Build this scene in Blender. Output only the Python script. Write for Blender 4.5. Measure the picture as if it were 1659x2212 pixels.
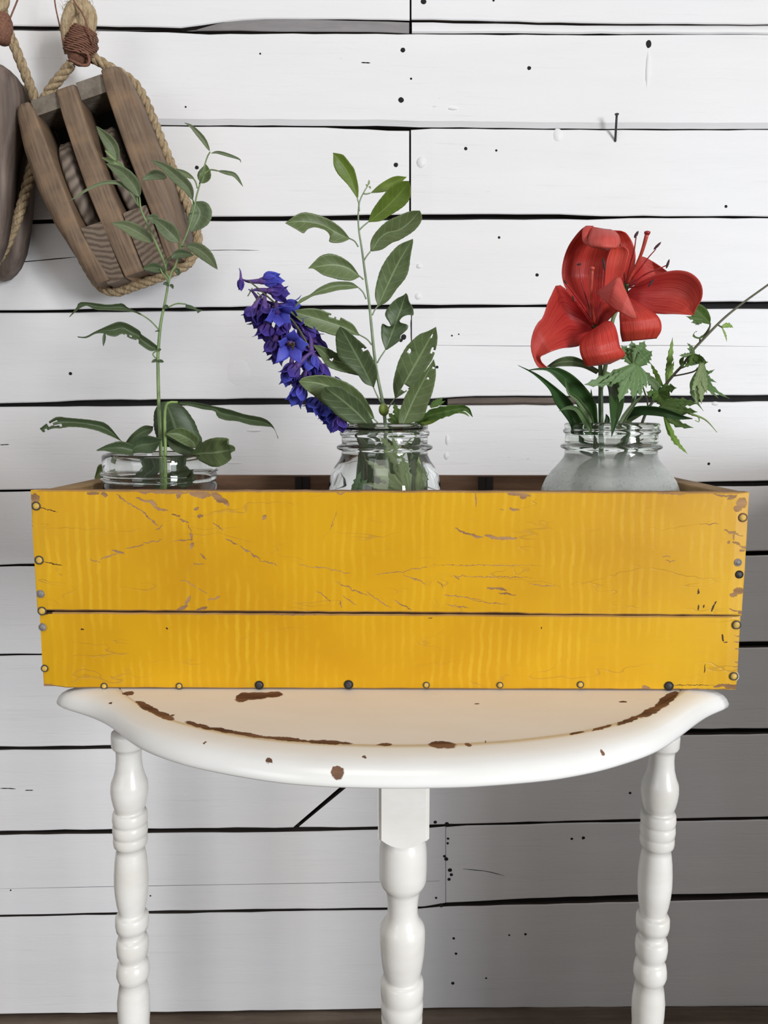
import bpy, bmesh, math, random
from mathutils import Vector, Matrix
random.seed(7)
for o in list(bpy.data.objects):
    bpy.data.objects.remove(o)
SC = bpy.context.scene
COL = SC.collection
# ------------------------------------------------------------------ camera
FPX, CX, CY = 1661.0, 829.5, 1106.0        # focal length and centre of the 1659 x 2212 frame
TILT = math.atan((CY - 900.0) / FPX)
CAM_Y = -0.573
ST, CT = math.sin(TILT), math.cos(TILT)
TOP_Z = 0.767                               # height of the table top
_b = (CY - 1491.0) / FPX
EYE_Z = TOP_Z - (0 - CAM_Y) * (_b * CT - ST) / (_b * ST + CT)
cam_d = bpy.data.cameras.new('camera')
cam_d.sensor_fit = 'VERTICAL'
cam_d.sensor_height = 24.0
cam_d.lens = 24.0 * FPX / 2212.0
cam_d.clip_start = 0.02
cam = bpy.data.objects.new('camera', cam_d)
COL.objects.link(cam)
cam.location = (0, CAM_Y, EYE_Z)
cam.rotation_euler = (math.pi / 2 - TILT, 0, 0)
SC.camera = cam
# ------------------------------------------------------------------ world, lamps, exposure
SC.view_settings.view_transform = 'Standard'
SC.view_settings.look = 'None'
SC.view_settings.gamma = 1.0
SC.view_settings.use_curve_mapping = False
SC.view_settings.exposure = -0.23
W = bpy.data.worlds.new('room_light')
SC.world = W
W.use_nodes = True
W.node_tree.nodes['Background'].inputs[0].default_value = (1.0, 0.955, 0.91, 1)
W.node_tree.nodes['Background'].inputs[1].default_value = 0.27


def area(name, loc, target, sx, sy, power, col):
    d = bpy.data.lights.new(name, 'AREA')
    d.shape = 'RECTANGLE'
    d.size, d.size_y, d.energy, d.color = sx, sy, power, col
    o = bpy.data.objects.new(name, d)
    COL.objects.link(o)
    o.location = loc
    o.rotation_euler = (Vector(target) - Vector(loc)).to_track_quat('-Z', 'Y').to_euler()
    return o


area('window_daylight', (3.25, -3.95, 1.95), (0, 0.3, 0.75), 0.5, 0.85, 92, (1.0, 0.985, 0.96))
area('low_fill_light', (3.25, -3.75, 0.98), (-0.1, 0.5, 0.6), 1.2, 0.9, 182, (0.91, 0.95, 1.0))  # added low fill that brightens the wall under the table
area('overhead_fill', (-0.2, -1.0, 2.45), (-0.05, 0.0, 0.75), 0.9, 0.9, 11.0, (1.0, 0.97, 0.93))  # added overhead fill to brighten the table top, no fixture known
area('side_daylight', (-1.6, -2.2, 1.3), (0, 0.3, 0.7), 1.0, 1.2, 13, (0.95, 0.97, 1.0))

# ------------------------------------------------------------------ pixel of the photograph -> point in the place
YW, KW = 0.590, 0.024                       # the plank wall: Y = YW + KW * X


def ray(px, py):
    a, b = (px - CX) / FPX, (CY - py) / FPX
    return Vector((a, b * ST + CT, b * CT - ST))


EYE = Vector((0, CAM_Y, EYE_Z))


def P(px, py, Y):
    d = ray(px, py)
    return EYE + d * ((Y - CAM_Y) / d.y)


def Pz(px, py, Z):
    d = ray(px, py)
    return EYE + d * ((Z - EYE_Z) / d.z)


def Pw(px, py, off=0.0):
    d = ray(px, py)
    return EYE + d * ((YW - off - CAM_Y) / (d.y - KW * d.x))


# ------------------------------------------------------------------ object helpers
def link(o, parent=None):
    COL.objects.link(o)
    if parent is not None:
        o.parent = parent
    return o


def root_loc(o):
    v = Vector((0, 0, 0))
    while o is not None:
        v += Vector(o.location)
        o = o.parent
    return v


def mesh(name, verts, faces, mats, parent=None, smooth=True, uvs=None, mat_idx=None, solid=0.0, origin=None):
    """verts in world space; uvs one per vertex"""
    base = root_loc(parent) if parent is not None else Vector(origin or (0, 0, 0))
    me = bpy.data.meshes.new(name)
    me.from_pydata([tuple(Vector(v) - base) for v in verts], [], faces)
    if not isinstance(mats, (list, tuple)):
        mats = [mats]
    for m in mats:
        me.materials.append(m)
    if smooth:
        me.polygons.foreach_set('use_smooth', [True] * len(me.polygons))
    if mat_idx:
        me.polygons.foreach_set('material_index', mat_idx)
    if uvs:
        ul = me.uv_layers.new(name='UVMap')
        flat = []
        for l in me.loops:
            flat.extend(uvs[l.vertex_index])
        ul.data.foreach_set('uv', flat)
    me.update()
    o = bpy.data.objects.new(name, me)
    if parent is None:
        o.location = base
    link(o, parent)
    if solid:
        md = o.modifiers.new('thickness', 'SOLIDIFY')
        md.thickness = solid
        md.offset = 0
    return o


def tag(o, label=None, cat=None, group=None, kind=None):
    if label:
        o['label'] = label
    if cat:
        o['category'] = cat
    if group:
        o['group'] = group
    if kind:
        o['kind'] = kind
    return o


def empty(name, loc, label, cat, group=None):
    o = bpy.data.objects.new(name, None)
    o.empty_display_size = 0.02
    o.location = loc
    COL.objects.link(o)
    return tag(o, label, cat, group)


class G:
    """collects geometry for one mesh"""
    def __init__(s):
        s.v, s.f, s.m, s.uv = [], [], [], []

    def add(s, v, f, m=0, uv=None):
        n = len(s.v)
        s.v += [Vector(p) for p in v]
        s.f += [tuple(i + n for i in q) for q in f]
        s.m += [m] * len(f)
        s.uv += uv if uv else [(0, 0)] * len(v)

    def out(s, name, mats, parent=None, smooth=True, solid=0.0, origin=None):
        return mesh(name, s.v, s.f, mats, parent, smooth, s.uv, s.m, solid, origin)


def catmull(pts, n):
    """n+1 samples, even in arc length, on a smooth curve through pts (tuples of any length)"""
    pts = [tuple(map(float, p)) for p in pts]
    if len(pts) == 2:
        dense = [tuple(a + (b - a) * i / 20 for a, b in zip(*pts)) for i in range(21)]
    else:
        dense = []
        for i in range(len(pts) - 1):
            p0 = pts[i - 1] if i else tuple(2 * a - b for a, b in zip(pts[0], pts[1]))
            p1, p2 = pts[i], pts[i + 1]
            p3 = pts[i + 2] if i + 2 < len(pts) else tuple(2 * a - b for a, b in zip(pts[-1], pts[-2]))
            for k in range(10):
                t = k / 10
                dense.append(tuple(0.5 * (2 * b + (c - a) * t + (2 * a - 5 * b + 4 * c - d) * t * t +
                                          (3 * b - a - 3 * c + d) * t ** 3) for a, b, c, d in zip(p0, p1, p2, p3)))
        dense.append(pts[-1])
    return even(dense, n)


def even(pts, n):
    pts = [tuple(map(float, p)) for p in pts]
    L = [0.0]
    for a, b in zip(pts, pts[1:]):
        L.append(L[-1] + math.dist(a, b))
    out, j = [], 0
    for i in range(n + 1):
        t = L[-1] * i / n
        while j < len(pts) - 2 and L[j + 1] < t:
            j += 1
        seg = L[j + 1] - L[j]
        q = (t - L[j]) / seg if seg > 1e-12 else 0
        q = min(max(q, 0), 1)
        out.append(tuple(a + (b - a) * q for a, b in zip(pts[j], pts[j + 1])))
    return out


def lerp_list(vals, t):
    if not isinstance(vals, (list, tuple)):
        return vals
    x = t * (len(vals) - 1)
    i = min(int(x), len(vals) - 2)
    return vals[i] + (vals[i + 1] - vals[i]) * (x - i)


def frames(pts):
    pts = [Vector(p) for p in pts]
    T = []
    for i in range(len(pts)):
        a, b = pts[max(i - 1, 0)], pts[min(i + 1, len(pts) - 1)]
        d = b - a
        T.append(d.normalized() if d.length > 1e-9 else Vector((0, 0, 1)))
    n = T[0].orthogonal().normalized()
    res = []
    for i, t in enumerate(T):
        n = (n - t * n.dot(t))
        n = n.normalized() if n.length > 1e-6 else t.orthogonal().normalized()
        res.append((pts[i], t, n, t.cross(n)))
    return res


def tube(g, pts, r, seg=8, m=0, cap=True, shape=None):
    fr = frames(pts)
    k = len(fr)
    v, f, uv = [], [], []
    for i, (p, t, n, b) in enumerate(fr):
        rr = lerp_list(r, i / (k - 1))
        for j in range(seg):
            a = 2 * math.pi * j / seg
            v.append(p + n * (math.cos(a) * rr) + b * (math.sin(a) * rr))
            uv.append((i / (k - 1), j / seg))
    for i in range(k - 1):
        for j in range(seg):
            f.append((i * seg + j, i * seg + (j + 1) % seg, (i + 1) * seg + (j + 1) % seg, (i + 1) * seg + j))
    if cap:
        f.append(tuple(range(seg))[::-1])
        f.append(tuple((k - 1) * seg + j for j in range(seg)))
    g.add(v, f, m, uv)


def rope_geo(g, pts, r, pitch, m=0, seg=7):
    n = max(20, int(sum(math.dist(a, b) for a, b in zip(pts, pts[1:])) / (r * 0.55)))
    sm = catmull(pts, n)
    fr = frames(sm)
    step = math.dist(sm[0], sm[1])
    for s in range(3):
        path = []
        for i, (p, t, nn, b) in enumerate(fr):
            a = 2 * math.pi * (s / 3 + i * step / pitch)
            path.append(p + nn * (math.cos(a) * r * 0.50) + b * (math.sin(a) * r * 0.50))
        tube(g, path, r * 0.56, seg, m)


def lathe(g, prof, axis_pts, seg=32, m=0, cap=True):
    """prof = [(height along the axis 0..1 in metres, radius)], axis from base point in direction"""
    base, d = axis_pts
    d = Vector(d).normalized()
    n = d.orthogonal().normalized()
    if abs(d.z) > 0.9:
        n = (Vector((1, 0, 0)) - d * d.x).normalized()
    b = d.cross(n)
    v, f, uv = [], [], []
    for i, (h, r) in enumerate(prof):
        c = Vector(base) + d * h
        for j in range(seg):
            a = 2 * math.pi * j / seg
            v.append(c + n * (math.cos(a) * r) + b * (math.sin(a) * r))
            uv.append((i / len(prof), j / seg))
    k = len(prof)
    for i in range(k - 1):
        for j in range(seg):
            f.append((i * seg + j, i * seg + (j + 1) % seg, (i + 1) * seg + (j + 1) % seg, (i + 1) * seg + j))
    if cap:
        f.append(tuple(range(seg))[::-1])
        f.append(tuple((k - 1) * seg + j for j in range(seg)))
    g.add(v, f, m, uv)


def box(g, x0, x1, y0, y1, z0, z1, c=0.0, m=0, xf=None):
    """chamfered box"""
    bm = bmesh.new()
    bmesh.ops.create_cube(bm, size=1)
    for v in bm.verts:
        v.co = Vector((x0 + (v.co.x + .5) * (x1 - x0), y0 + (v.co.y + .5) * (y1 - y0), z0 + (v.co.z + .5) * (z1 - z0)))
    if c:
        bmesh.ops.bevel(bm, geom=list(bm.edges), offset=c, segments=2, affect='EDGES', profile=0.5)
    bm.verts.index_update()
    vs = [v.co.copy() if xf is None else xf(v.co) for v in bm.verts]
    fs = [[v.index for v in fc.verts] for fc in bm.faces]
    bm.free()
    g.add(vs, fs, m)


def extrude_poly(g, poly, to3d, d0, d1, m=0, bev=0.0, smooth_n=0):
    """poly = list of (a, b); to3d(a, b, depth); a closed prism with a rounded front edge"""
    n = len(poly)
    cxp = sum(p[0] for p in poly) / n
    cyp = sum(p[1] for p in poly) / n
    rings = [(d0, 1.0)] + ([(d1 - bev, 1.0), (d1 - bev * 0.3, 1 - 0.3 * 0.10), (d1, 1 - 0.14)] if bev else [(d1, 1.0)])
    v, f = [], []
    for d, s in rings:
        for a, b in poly:
            v.append(to3d(cxp + (a - cxp) * s, cyp + (b - cyp) * s, d))
    for r in range(len(rings) - 1):
        for i in range(n):
            f.append((r * n + i, r * n + (i + 1) % n, (r + 1) * n + (i + 1) % n, (r + 1) * n + i))
    f.append(tuple(range(n))[::-1])
    f.append(tuple((len(rings) - 1) * n + i for i in range(n)))
    g.add(v, f, m)


# ------------------------------------------------------------------ materials
class N:
    def __init__(s, name):
        s.mat = bpy.data.materials.new(name)
        s.mat.use_nodes = True
        s.t = s.mat.node_tree
        s.t.nodes.clear()
        s.outn = s.t.nodes.new('ShaderNodeOutputMaterial')

    def n(s, typ, ins=None, **kw):
        nd = s.t.nodes.new('ShaderNode' + typ)
        for k, v in kw.items():
            setattr(nd, k, v)
        for k, v in (ins or {}).items():
            if isinstance(v, bpy.types.NodeSocket):
                s.t.links.new(v, nd.inputs[k])
            else:
                nd.inputs[k].default_value = v
        return nd

    def math(s, op, a, b=0.0, clamp=False):
        nd = s.n('Math', {0: a, 1: b}, operation=op)
        nd.use_clamp = clamp
        return nd.outputs[0]

    def mix(s, fac, a, b):
        nd = s.t.nodes.new('ShaderNodeMix')
        nd.data_type = 'RGBA'
        for i, v in ((0, fac), (6, a), (7, b)):
            if isinstance(v, bpy.types.NodeSocket):
                s.t.links.new(v, nd.inputs[i])
            else:
                nd.inputs[i].default_value = v if i == 0 or len(v) == 4 else (*v, 1)
        return nd.outputs[2]

    def coord(s, which='Object'):
        return s.n('TexCoord').outputs[which]

    def noise(s, vec, scale, detail=3, rough=0.55, sc=(1, 1, 1)):
        if sc != (1, 1, 1):
            vec = s.n('Mapping', {0: vec, 3: sc}).outputs[0]
        return s.n('TexNoise', {'Vector': vec, 'Scale': scale, 'Detail': detail, 'Roughness': rough}).outputs[0]

    def ramp(s, fac, lo, hi):
        return s.n('MapRange', {0: fac, 1: lo, 2: hi}).outputs[0]

    def bump(s, h, strength, dist=0.001):
        return s.n('Bump', {'Height': h, 'Strength': strength, 'Distance': dist}).outputs[0]

    def done(s, color, rough=0.5, normal=None, spec=0.5, **kw):
        ins = {'Base Color': color if isinstance(color, bpy.types.NodeSocket) else (*color, 1), 'Roughness': rough,
               'Specular IOR Level': spec}
        if normal is not None:
            ins['Normal'] = normal
        ins.update(kw)
        p = s.n('BsdfPrincipled', ins)
        s.t.links.new(p.outputs[0], s.outn.inputs[0])
        s.p = p
        return s.mat

    def translucent(s, color, fac):
        tr = s.n('BsdfTranslucent', {0: color if isinstance(color, bpy.types.NodeSocket) else (*color, 1)})
        mx = s.n('MixShader', {0: fac, 1: s.p.outputs[0], 2: tr.outputs[0]})
        s.t.links.new(mx.outputs[0], s.outn.inputs[0])
        return s.mat

    def chips(s, vec, items):
        """items: (centre xyz, half sizes xyz, angle, axis) worn spots; 0..1 mask, distorted by the caller's vec"""
        cur = None
        for loc, size, ang, ax in items:
            rot = [0, 0, 0]
            rot[ax] = ang
            vi = vec
            if cur is not None:      # evaluated one after the other, so the shader stack stays small
                vi = s.n('VectorMath', {0: cur, 1: (1e-9, 1e-9, 1e-9), 2: vec}, operation='MULTIPLY_ADD').outputs[0]
            mp = s.n('Mapping', {0: vi, 1: loc, 2: rot, 3: size}, vector_type='TEXTURE')
            ln = s.n('VectorMath', {0: mp.outputs[0]}, operation='LENGTH').outputs['Value']
            cur = ln if cur is None else s.math('MINIMUM', cur, ln)
        return s.n('MapRange', {0: cur, 1: 1.05, 2: 0.9}).outputs[0]

    def warp(s, vec, scale, amt):
        nz = s.n('TexNoise', {'Vector': vec, 'Scale': scale, 'Detail': 4.0, 'Roughness': 0.65}).outputs['Color']
        off = s.n('VectorMath', {0: nz, 1: (0.5, 0.5, 0.5)}, operation='SUBTRACT').outputs[0]
        off = s.n('VectorMath', {0: off, 'Scale': amt}, operation='SCALE').outputs[0]
        return s.n('VectorMath', {0: vec, 1: off}, operation='ADD').outputs[0]


def plain(name, col, rough=0.5, var=0.12, scale=60, bump=0.15, sc=(1, 1, 1), spec=0.5):
    k = N(name)
    c = k.coord()
    nz = k.noise(c, scale, 4, 0.6, sc)
    dark = tuple(x * (1 - var * 2) for x in col)
    lite = tuple(min(1, x * (1 + var)) for x in col)
    return k.done(k.mix(k.ramp(nz, 0.3, 0.7), dark, lite), rough, k.bump(nz, bump), spec)


def m_planks():
    k = N('white_painted_planks')
    c = k.coord()
    grain = k.noise(c, 30, 5, 0.6, (0.12, 1, 1))
    spots = k.noise(c, 9, 5, 0.7, (0.6, 1, 1.4))
    fine = k.noise(c, 260, 3, 0.6, (0.25, 1, 1))
    lines = k.noise(c, 190, 4, 0.65, (0.035, 1, 1))
    tint = k.noise(c, 3.2, 3, 0.5)
    rub = k.noise(c, 130, 3, 0.7, (0.35, 1, 1))
    mask = k.math('MULTIPLY', k.ramp(spots, 0.66, 0.74), k.ramp(rub, 0.60, 0.68))
    col = k.mix(k.ramp(grain, 0.3, 0.75), (0.765, 0.768, 0.785), (0.81, 0.812, 0.825))
    col = k.mix(k.math('MULTIPLY', k.ramp(tint, 0.40, 0.72), 0.35), col, (0.775, 0.735, 0.695))
    col = k.mix(k.math('MULTIPLY', k.ramp(lines, 0.62, 0.80), 0.30), col, (0.60, 0.59, 0.58))
    col = k.mix(k.math('MULTIPLY', mask, 0.65), col, (0.25, 0.24, 0.23))
    h = k.math('ADD', k.math('MULTIPLY', grain, 1.0), k.math('MULTIPLY', fine, 0.35))
    h = k.math('SUBTRACT', h, k.math('MULTIPLY', k.ramp(lines, 0.55, 0.80), 0.5))
    return k.done(col, 0.48, k.bump(h, 0.38, 0.0012), 0.35)


def m_wood(name, dark, lite, scale=40, sc=(1, 1, 0.08), rough=0.75, bump=0.5, ring=None):
    k = N(name)
    c = k.coord()
    w = k.warp(c, 14, 0.012)
    g1 = k.noise(w, scale, 5, 0.65, sc)
    g2 = k.noise(c, 6, 3, 0.6)
    fac = k.ramp(g1, 0.32, 0.68)
    if ring:
        mp = k.n('Mapping', {0: w, 1: ring[0]}, vector_type='POINT').outputs[0]
        wv = k.n('TexWave', {'Vector': mp, 'Scale': ring[1], 'Distortion': 1.2, 'Detail': 2.0}, wave_type='RINGS',
                 rings_direction=ring[2]).outputs[1]
        fac = k.math('MULTIPLY', fac, k.ramp(wv, -0.4, 0.7))
    col = k.mix(fac, dark, lite)
    col = k.mix(k.math('MULTIPLY', k.ramp(g2, 0.45, 0.7), 0.35), col, tuple(x * 0.6 for x in dark))
    return k.done(col, rough, k.bump(fac, bump, 0.0012), 0.25)


def m_leaf(name, col, vein, rough=0.45, trans=0.22, nveins=8.0, tcol=None):
    k = N(name)
    uv = k.n('SeparateXYZ', {0: k.coord('UV')})
    u, v = uv.outputs[0], uv.outputs[1]
    s = k.math('ABSOLUTE', k.math('SUBTRACT', v, 0.5))
    mid = k.ramp(s, 0.045, 0.022)
    ph = k.math('FRACT', k.math('SUBTRACT', k.math('MULTIPLY', u, nveins), k.math('MULTIPLY', s, 2.6)))
    dv = k.math('ABSOLUTE', k.math('SUBTRACT', ph, 0.5))
    side = k.math('MULTIPLY', k.ramp(dv, 0.075, 0.02), 0.45)
    vm = k.math('MAXIMUM', mid, side)
    nz = k.noise(k.coord(), 90, 3)
    rnd = k.n('ObjectInfo').outputs['Random']
    base = k.mix(k.ramp(nz, 0.3, 0.7), tuple(x * 0.78 for x in col), tuple(x * 1.18 for x in col))
    base = k.mix(k.math('MULTIPLY', rnd, 0.5), base, tuple(x * y for x, y in zip(col, (1.5, 1.25, 1.1))))
    c = k.mix(vm, base, vein)
    h = k.math('MULTIPLY', vm, -1.0)
    k.done(c, rough, k.bump(h, 0.25, 0.0006), 0.35)
    return k.translucent(tcol or tuple(min(1, x * 2.2) for x in col), trans)


def m_petal(name, base, edge, stripe, nstripe=30.0, trans=0.22, rough=0.42):
    k = N(name)
    uv = k.n('SeparateXYZ', {0: k.coord('UV')})
    u, v = uv.outputs[0], uv.outputs[1]
    vec = k.n('CombineXYZ', {0: k.math('MULTIPLY', u, 1.6), 1: k.math('MULTIPLY', v, nstripe), 2: 0.0}).outputs[0]
    st = k.n('TexNoise', {'Vector': vec, 'Scale': 1.0, 'Detail': 3.0, 'Roughness': 0.6}).outputs[0]
    col = k.mix(k.ramp(u, 0.1, 0.9), base, edge)
    col = k.mix(k.math('MULTIPLY', k.ramp(st, 0.48, 0.66), 0.8), col, stripe)
    k.done(col, rough, k.bump(st, 0.6, 0.0010), 0.4)
    return k.translucent(edge, trans)


def m_glass(name, rough=0.0, tint=(1, 1, 1)):
    k = N(name)
    if rough:
        nz = k.noise(k.coord(), 220, 4)
        z = k.n('SeparateXYZ', {0: k.coord('Object')}).outputs[2]
        low = k.math('MULTIPLY', k.ramp(z, 0.176, 0.152), k.ramp(nz, -0.6, 0.5))
        r = k.math('MULTIPLY', low, rough)
    else:
        r = 0.0
    gl = k.n('BsdfGlass', {'Color': (*tint, 1), 'Roughness': r, 'IOR': 1.45})
    if rough:
        df = k.n('BsdfDiffuse', {'Color': (0.90, 0.92, 0.91, 1)})
        tr = k.n('BsdfTranslucent', {'Color': (0.90, 0.92, 0.91, 1)})
        dd = k.n('MixShader', {0: 0.5, 1: df.outputs[0], 2: tr.outputs[0]})
        gl = k.n('MixShader', {0: k.math('MULTIPLY', low, 0.36), 1: gl.outputs[0], 2: dd.outputs[0]})
    k.t.links.new(gl.outputs[0], k.outn.inputs[0])
    return k.mat


WHITE = m_planks()
DARKGAP = plain('dark_gap', (0.018, 0.016, 0.015), 0.9)
GREYWOOD = m_wood('grey_bare_wood', (0.17, 0.16, 0.16), (0.34, 0.325, 0.33), 30, (0.06, 1, 1))
BROWNWOOD = m_wood('brown_bare_wood', (0.05, 0.035, 0.028), (0.20, 0.16, 0.135), 40, (0.08, 1, 1))
FLOORWOOD = m_wood('floor_wood', (0.10, 0.07, 0.05), (0.24, 0.19, 0.15), 30, (0.06, 1, 1))
IRON = plain('dark_iron', (0.05, 0.045, 0.045), 0.55, 0.3, 300, 0.4)
GREYNAIL = plain('grey_nail', (0.22, 0.20, 0.19), 0.5, 0.2, 300, 0.3)
RUST = plain('rusty_nail', (0.16, 0.075, 0.045), 0.7, 0.35, 400, 0.6)
HOLE = plain('nail_hole', (0.012, 0.011, 0.011), 0.9)
# ------------------------------------------------------------------ the plank wall
wall = None
bd = G()
box(bd, -1.69, 1.85, 0, 0.02, -0.02, 2.10, 0)
wall = mesh('wall_back', [Vector((v.x, v.y + YW + KW * v.x + 0.022, v.z)) for v in bd.v], bd.f, DARKGAP, None, False)
tag(wall, 'white painted wall of rough horizontal boards with dark gaps between them', None, None, 'structure')

# each gap: (x, y of its middle, half its height) in the photograph
GAPS = [
    [(-600, -945, 3), (2300, -870, 3)],
    [(-600, -745, 3), (2300, -685, 3)],
    [(-600, -545, 3), (2300, -500, 3)],
    [(-600, -345, 3), (2300, -315, 3)],
    [(-600, -146, 3), (2300, -125, 3)],
    [(-600, 52, 4), (0, 60, 4), (200, 61, 4), (330, 63, 4), (400, 65, 5), (440, 63, 9), (500, 58, 13), (560, 56, 15), (700, 56, 15),
     (885, 58, 14), (890, 57, 15), (1250, 62, 12), (1659, 63, 10), (2300, 66, 8)],
    [(-600, 262, 1.6), (0, 267, 1.6), (400, 270, 1.6), (700, 272, 2.4), (790, 274, 4), (882, 277, 5), (892, 274, 1.4), (1300, 278, 1.4), (1659, 278, 1.4), (2300, 282, 1.4)],
    [(-600, 488, 3), (0, 480, 3.5), (340, 474, 3), (450, 472, 4), (700, 471, 4.5), (885, 468, 5), (1200, 468, 4.5), (1300, 470, 3), (1350, 468, 1.2), (1659, 469, 1.2), (2300, 468, 2)],
    [(-600, 688, 2), (0, 673, 1.8), (140, 672, 1.8), (200, 670, 3), (480, 667, 3.5), (720, 664, 3.5), (885, 662, 3.5), (1100, 661, 2), (1380, 660, 3), (1480, 658, 6), (1520, 659, 7), (1659, 659, 7), (2300, 656, 7)],
    [(-600, 884, 5), (0, 875, 3), (130, 873, 5), (180, 871, 6), (640, 867, 6), (880, 868, 6), (960, 868, 7), (1000, 865, 9), (1200, 865, 9), (1300, 863, 7), (1659, 860, 6), (2300, 855, 6)],
    [(-600, 1076, 2), (0, 1060, 1.5), (300, 1057, 2), (1500, 1046, 4), (1659, 1044, 5), (2300, 1036, 5)],
    [(-600, 1236, 2), (0, 1222, 1.5), (60, 1221, 2.5), (300, 1219, 3), (1600, 1196, 4), (1659, 1195, 4), (2300, 1186, 4)],
    [(-600, 1430, 1.2), (0, 1415, 1.2), (300, 1412, 2), (1600, 1394, 6), (1659, 1393, 6), (2300, 1384, 6)],
    [(-600, 1632, 4), (0, 1617, 3), (240, 1615, 3.5), (850, 1603, 3), (1470, 1582, 6), (1659, 1580, 6), (2300, 1570, 6)],
    [(-600, 1812, 4), (0, 1800, 4), (240, 1797, 4.5), (480, 1794, 4.5), (640, 1793, 4), (815, 1790, 2.5), (930, 1786, 4), (1000, 1782, 1.8), (1300, 1775, 2), (1659, 1768, 3), (2300, 1755, 3)],
    [(-600, 1992, 2), (0, 1980, 2), (240, 1975, 1.5), (370, 1971, 3), (700, 1966, 2), (900, 1963, 1.5), (965, 1955, 3), (1100, 1950, 6), (1380, 1941, 7), (1659, 1936, 6), (2300, 1922, 6)],
]
FLOORLINE = [(-600, 2206, 0), (0, 2192, 0), (600, 2184, 0), (1000, 2178, 0), (1659, 2176, 0), (2300, 2170, 0)]


def gap_at(g, x):
    if x <= g[0][0]:
        return g[0][1], g[0][2]
    for a, b in zip(g, g[1:]):
        if x <= b[0]:
            q = (x - a[0]) / (b[0] - a[0])
            return a[1] + (b[1] - a[1]) * q, a[2] + (b[2] - a[2]) * q
    return g[-1][1], g[-1][2]


CUTS = {0: [300], 1: [1500], 4: [887], 6: [886], 8: [889], 11: [1120], 14: [963]}
rng = random.Random(11)
EDGE = m_wood('unpainted_plank_edge', (0.035, 0.028, 0.024), (0.11, 0.095, 0.085), 40, (0.08, 1, 1))
X0, X1 = -1590, 3400


def plank(xl_t, xl_b, xr_t, xr_b, top, bot, ctop, cbot, name='plank', mat=None, th=0.019, off=0.0, wob=1.0):
    L = max(xr_t - xl_t, xr_b - xl_b)
    n = max(4, int(L / 45))
    g = G()
    v, f, mi = [], [], []
    for i in range(n + 1):
        u = i / n
        xt, xb = xl_t + (xr_t - xl_t) * u, xl_b + (xr_b - xl_b) * u
        yt, ht = gap_at(top, xt)
        yb, hb = gap_at(bot, xb)
        yt, yb = yt + ht + rng.uniform(0, 1.5) * wob, yb - hb - rng.uniform(0, 1.5) * wob
        e = 0.0012 if i in (0, n) else 0.0
        A, B = Pw(xt, yt, off), Pw(xb, yb, off)
        nrm = Vector((KW, -1, 0)).normalized()
        sec = [A - nrm * th, A - nrm * (0.0018 + e), A - Vector((0, 0, ctop)) - nrm * e, B + Vector((0, 0, cbot)) - nrm * e, B - nrm * (min(cbot, 0.006) * 0.8 + e), B - nrm * th]
        v += sec
    for i in range(n):
        for j in range(5):
            f.append((i * 6 + j, i * 6 + j + 1, (i + 1) * 6 + j + 1, (i + 1) * 6 + j))
            mi.append(1 if j in (0, 4) else 0)
        f.append((i * 6 + 5, i * 6, (i + 1) * 6, (i + 1) * 6 + 5))
        mi.append(1)
    f.append((0, 5, 4, 3, 2, 1))
    f.append(tuple(n * 6 + j for j in range(6)))
    g.add(v, f)
    g.m = mi + [1, 1]
    return g.out(name, [mat or WHITE, EDGE], wall, False)


rows = GAPS + [FLOORLINE]
for r in range(len(rows) - 1):
    top, bot = rows[r], rows[r + 1]
    cb = 0.007 if r == 5 else 0.0014
    ct = 0.0014
    if r == 13:
        # the board with the slanting end cut
        plank(X0, X0, 842, 634, top, bot, ct, cb)
        plank(862, 646, X1, X1, top, bot, ct, cb)
        continue
    xs = [X0] + CUTS.get(r, []) + [X1]
    jw = 0.5 if r in (9, 14) else (1.0 if r == 8 else 2.0)
    for a, b in zip(xs, xs[1:]):
        la = a + (jw if a > X0 else 0)
        rb = b - (jw if b < X1 else 0)
        plank(la, la, rb, rb, top, bot, ct, cb)
# bare edges and slips of wood that show inside the wide gaps
plank(425, 425, 884, 884, [(425, 60, 0), (440, 55, 0), (520, 40, 0), (600, 39, 0), (884, 46, 0)], [(425, 66, 0), (884, 71, 0)], 0.001, 0.001, 'bare_edge', GREYWOOD, 0.014, -0.0012)
plank(-600, -600, 425, 425, [(-600, 52, 0), (0, 57, 0), (200, 58, 0), (425, 60, 0)], [(-600, 60, 0), (425, 68, 0)], 0.001, 0.001, 'bare_edge', GREYWOOD, 0.010, -0.010)
plank(890, 890, 2300, 2300, [(890, 46, 0), (1250, 53, 0), (1659, 53.5, 0), (2300, 57, 0)], [(890, 71, 0), (1659, 74, 0), (2300, 75, 0)], 0.006, 0.002, 'filler_strip', WHITE, 0.012, -0.003)
plank(967, 967, 1255, 1255, [(967, 860, 0), (1010, 857, 0), (1255, 857, 0)], [(967, 876, 0), (1200, 875, 0), (1255, 873, 0)], 0.001, 0.003, 'bare_edge', BROWNWOOD, 0.012, -0.008)
plank(968, 968, 2300, 2300, [(968, 1959, 0), (1659, 1944, 0), (2300, 1930, 0)], [(968, 1968, 0), (1380, 1958, 0), (1659, 1952, 0), (2300, 1937, 0)], 0.001, 0.001, 'bare_edge', BROWNWOOD, 0.012, -0.004)

# nail holes, old nail heads and a paint-filled plug
WN = Vector((KW, -1, 0)).normalized()


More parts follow.
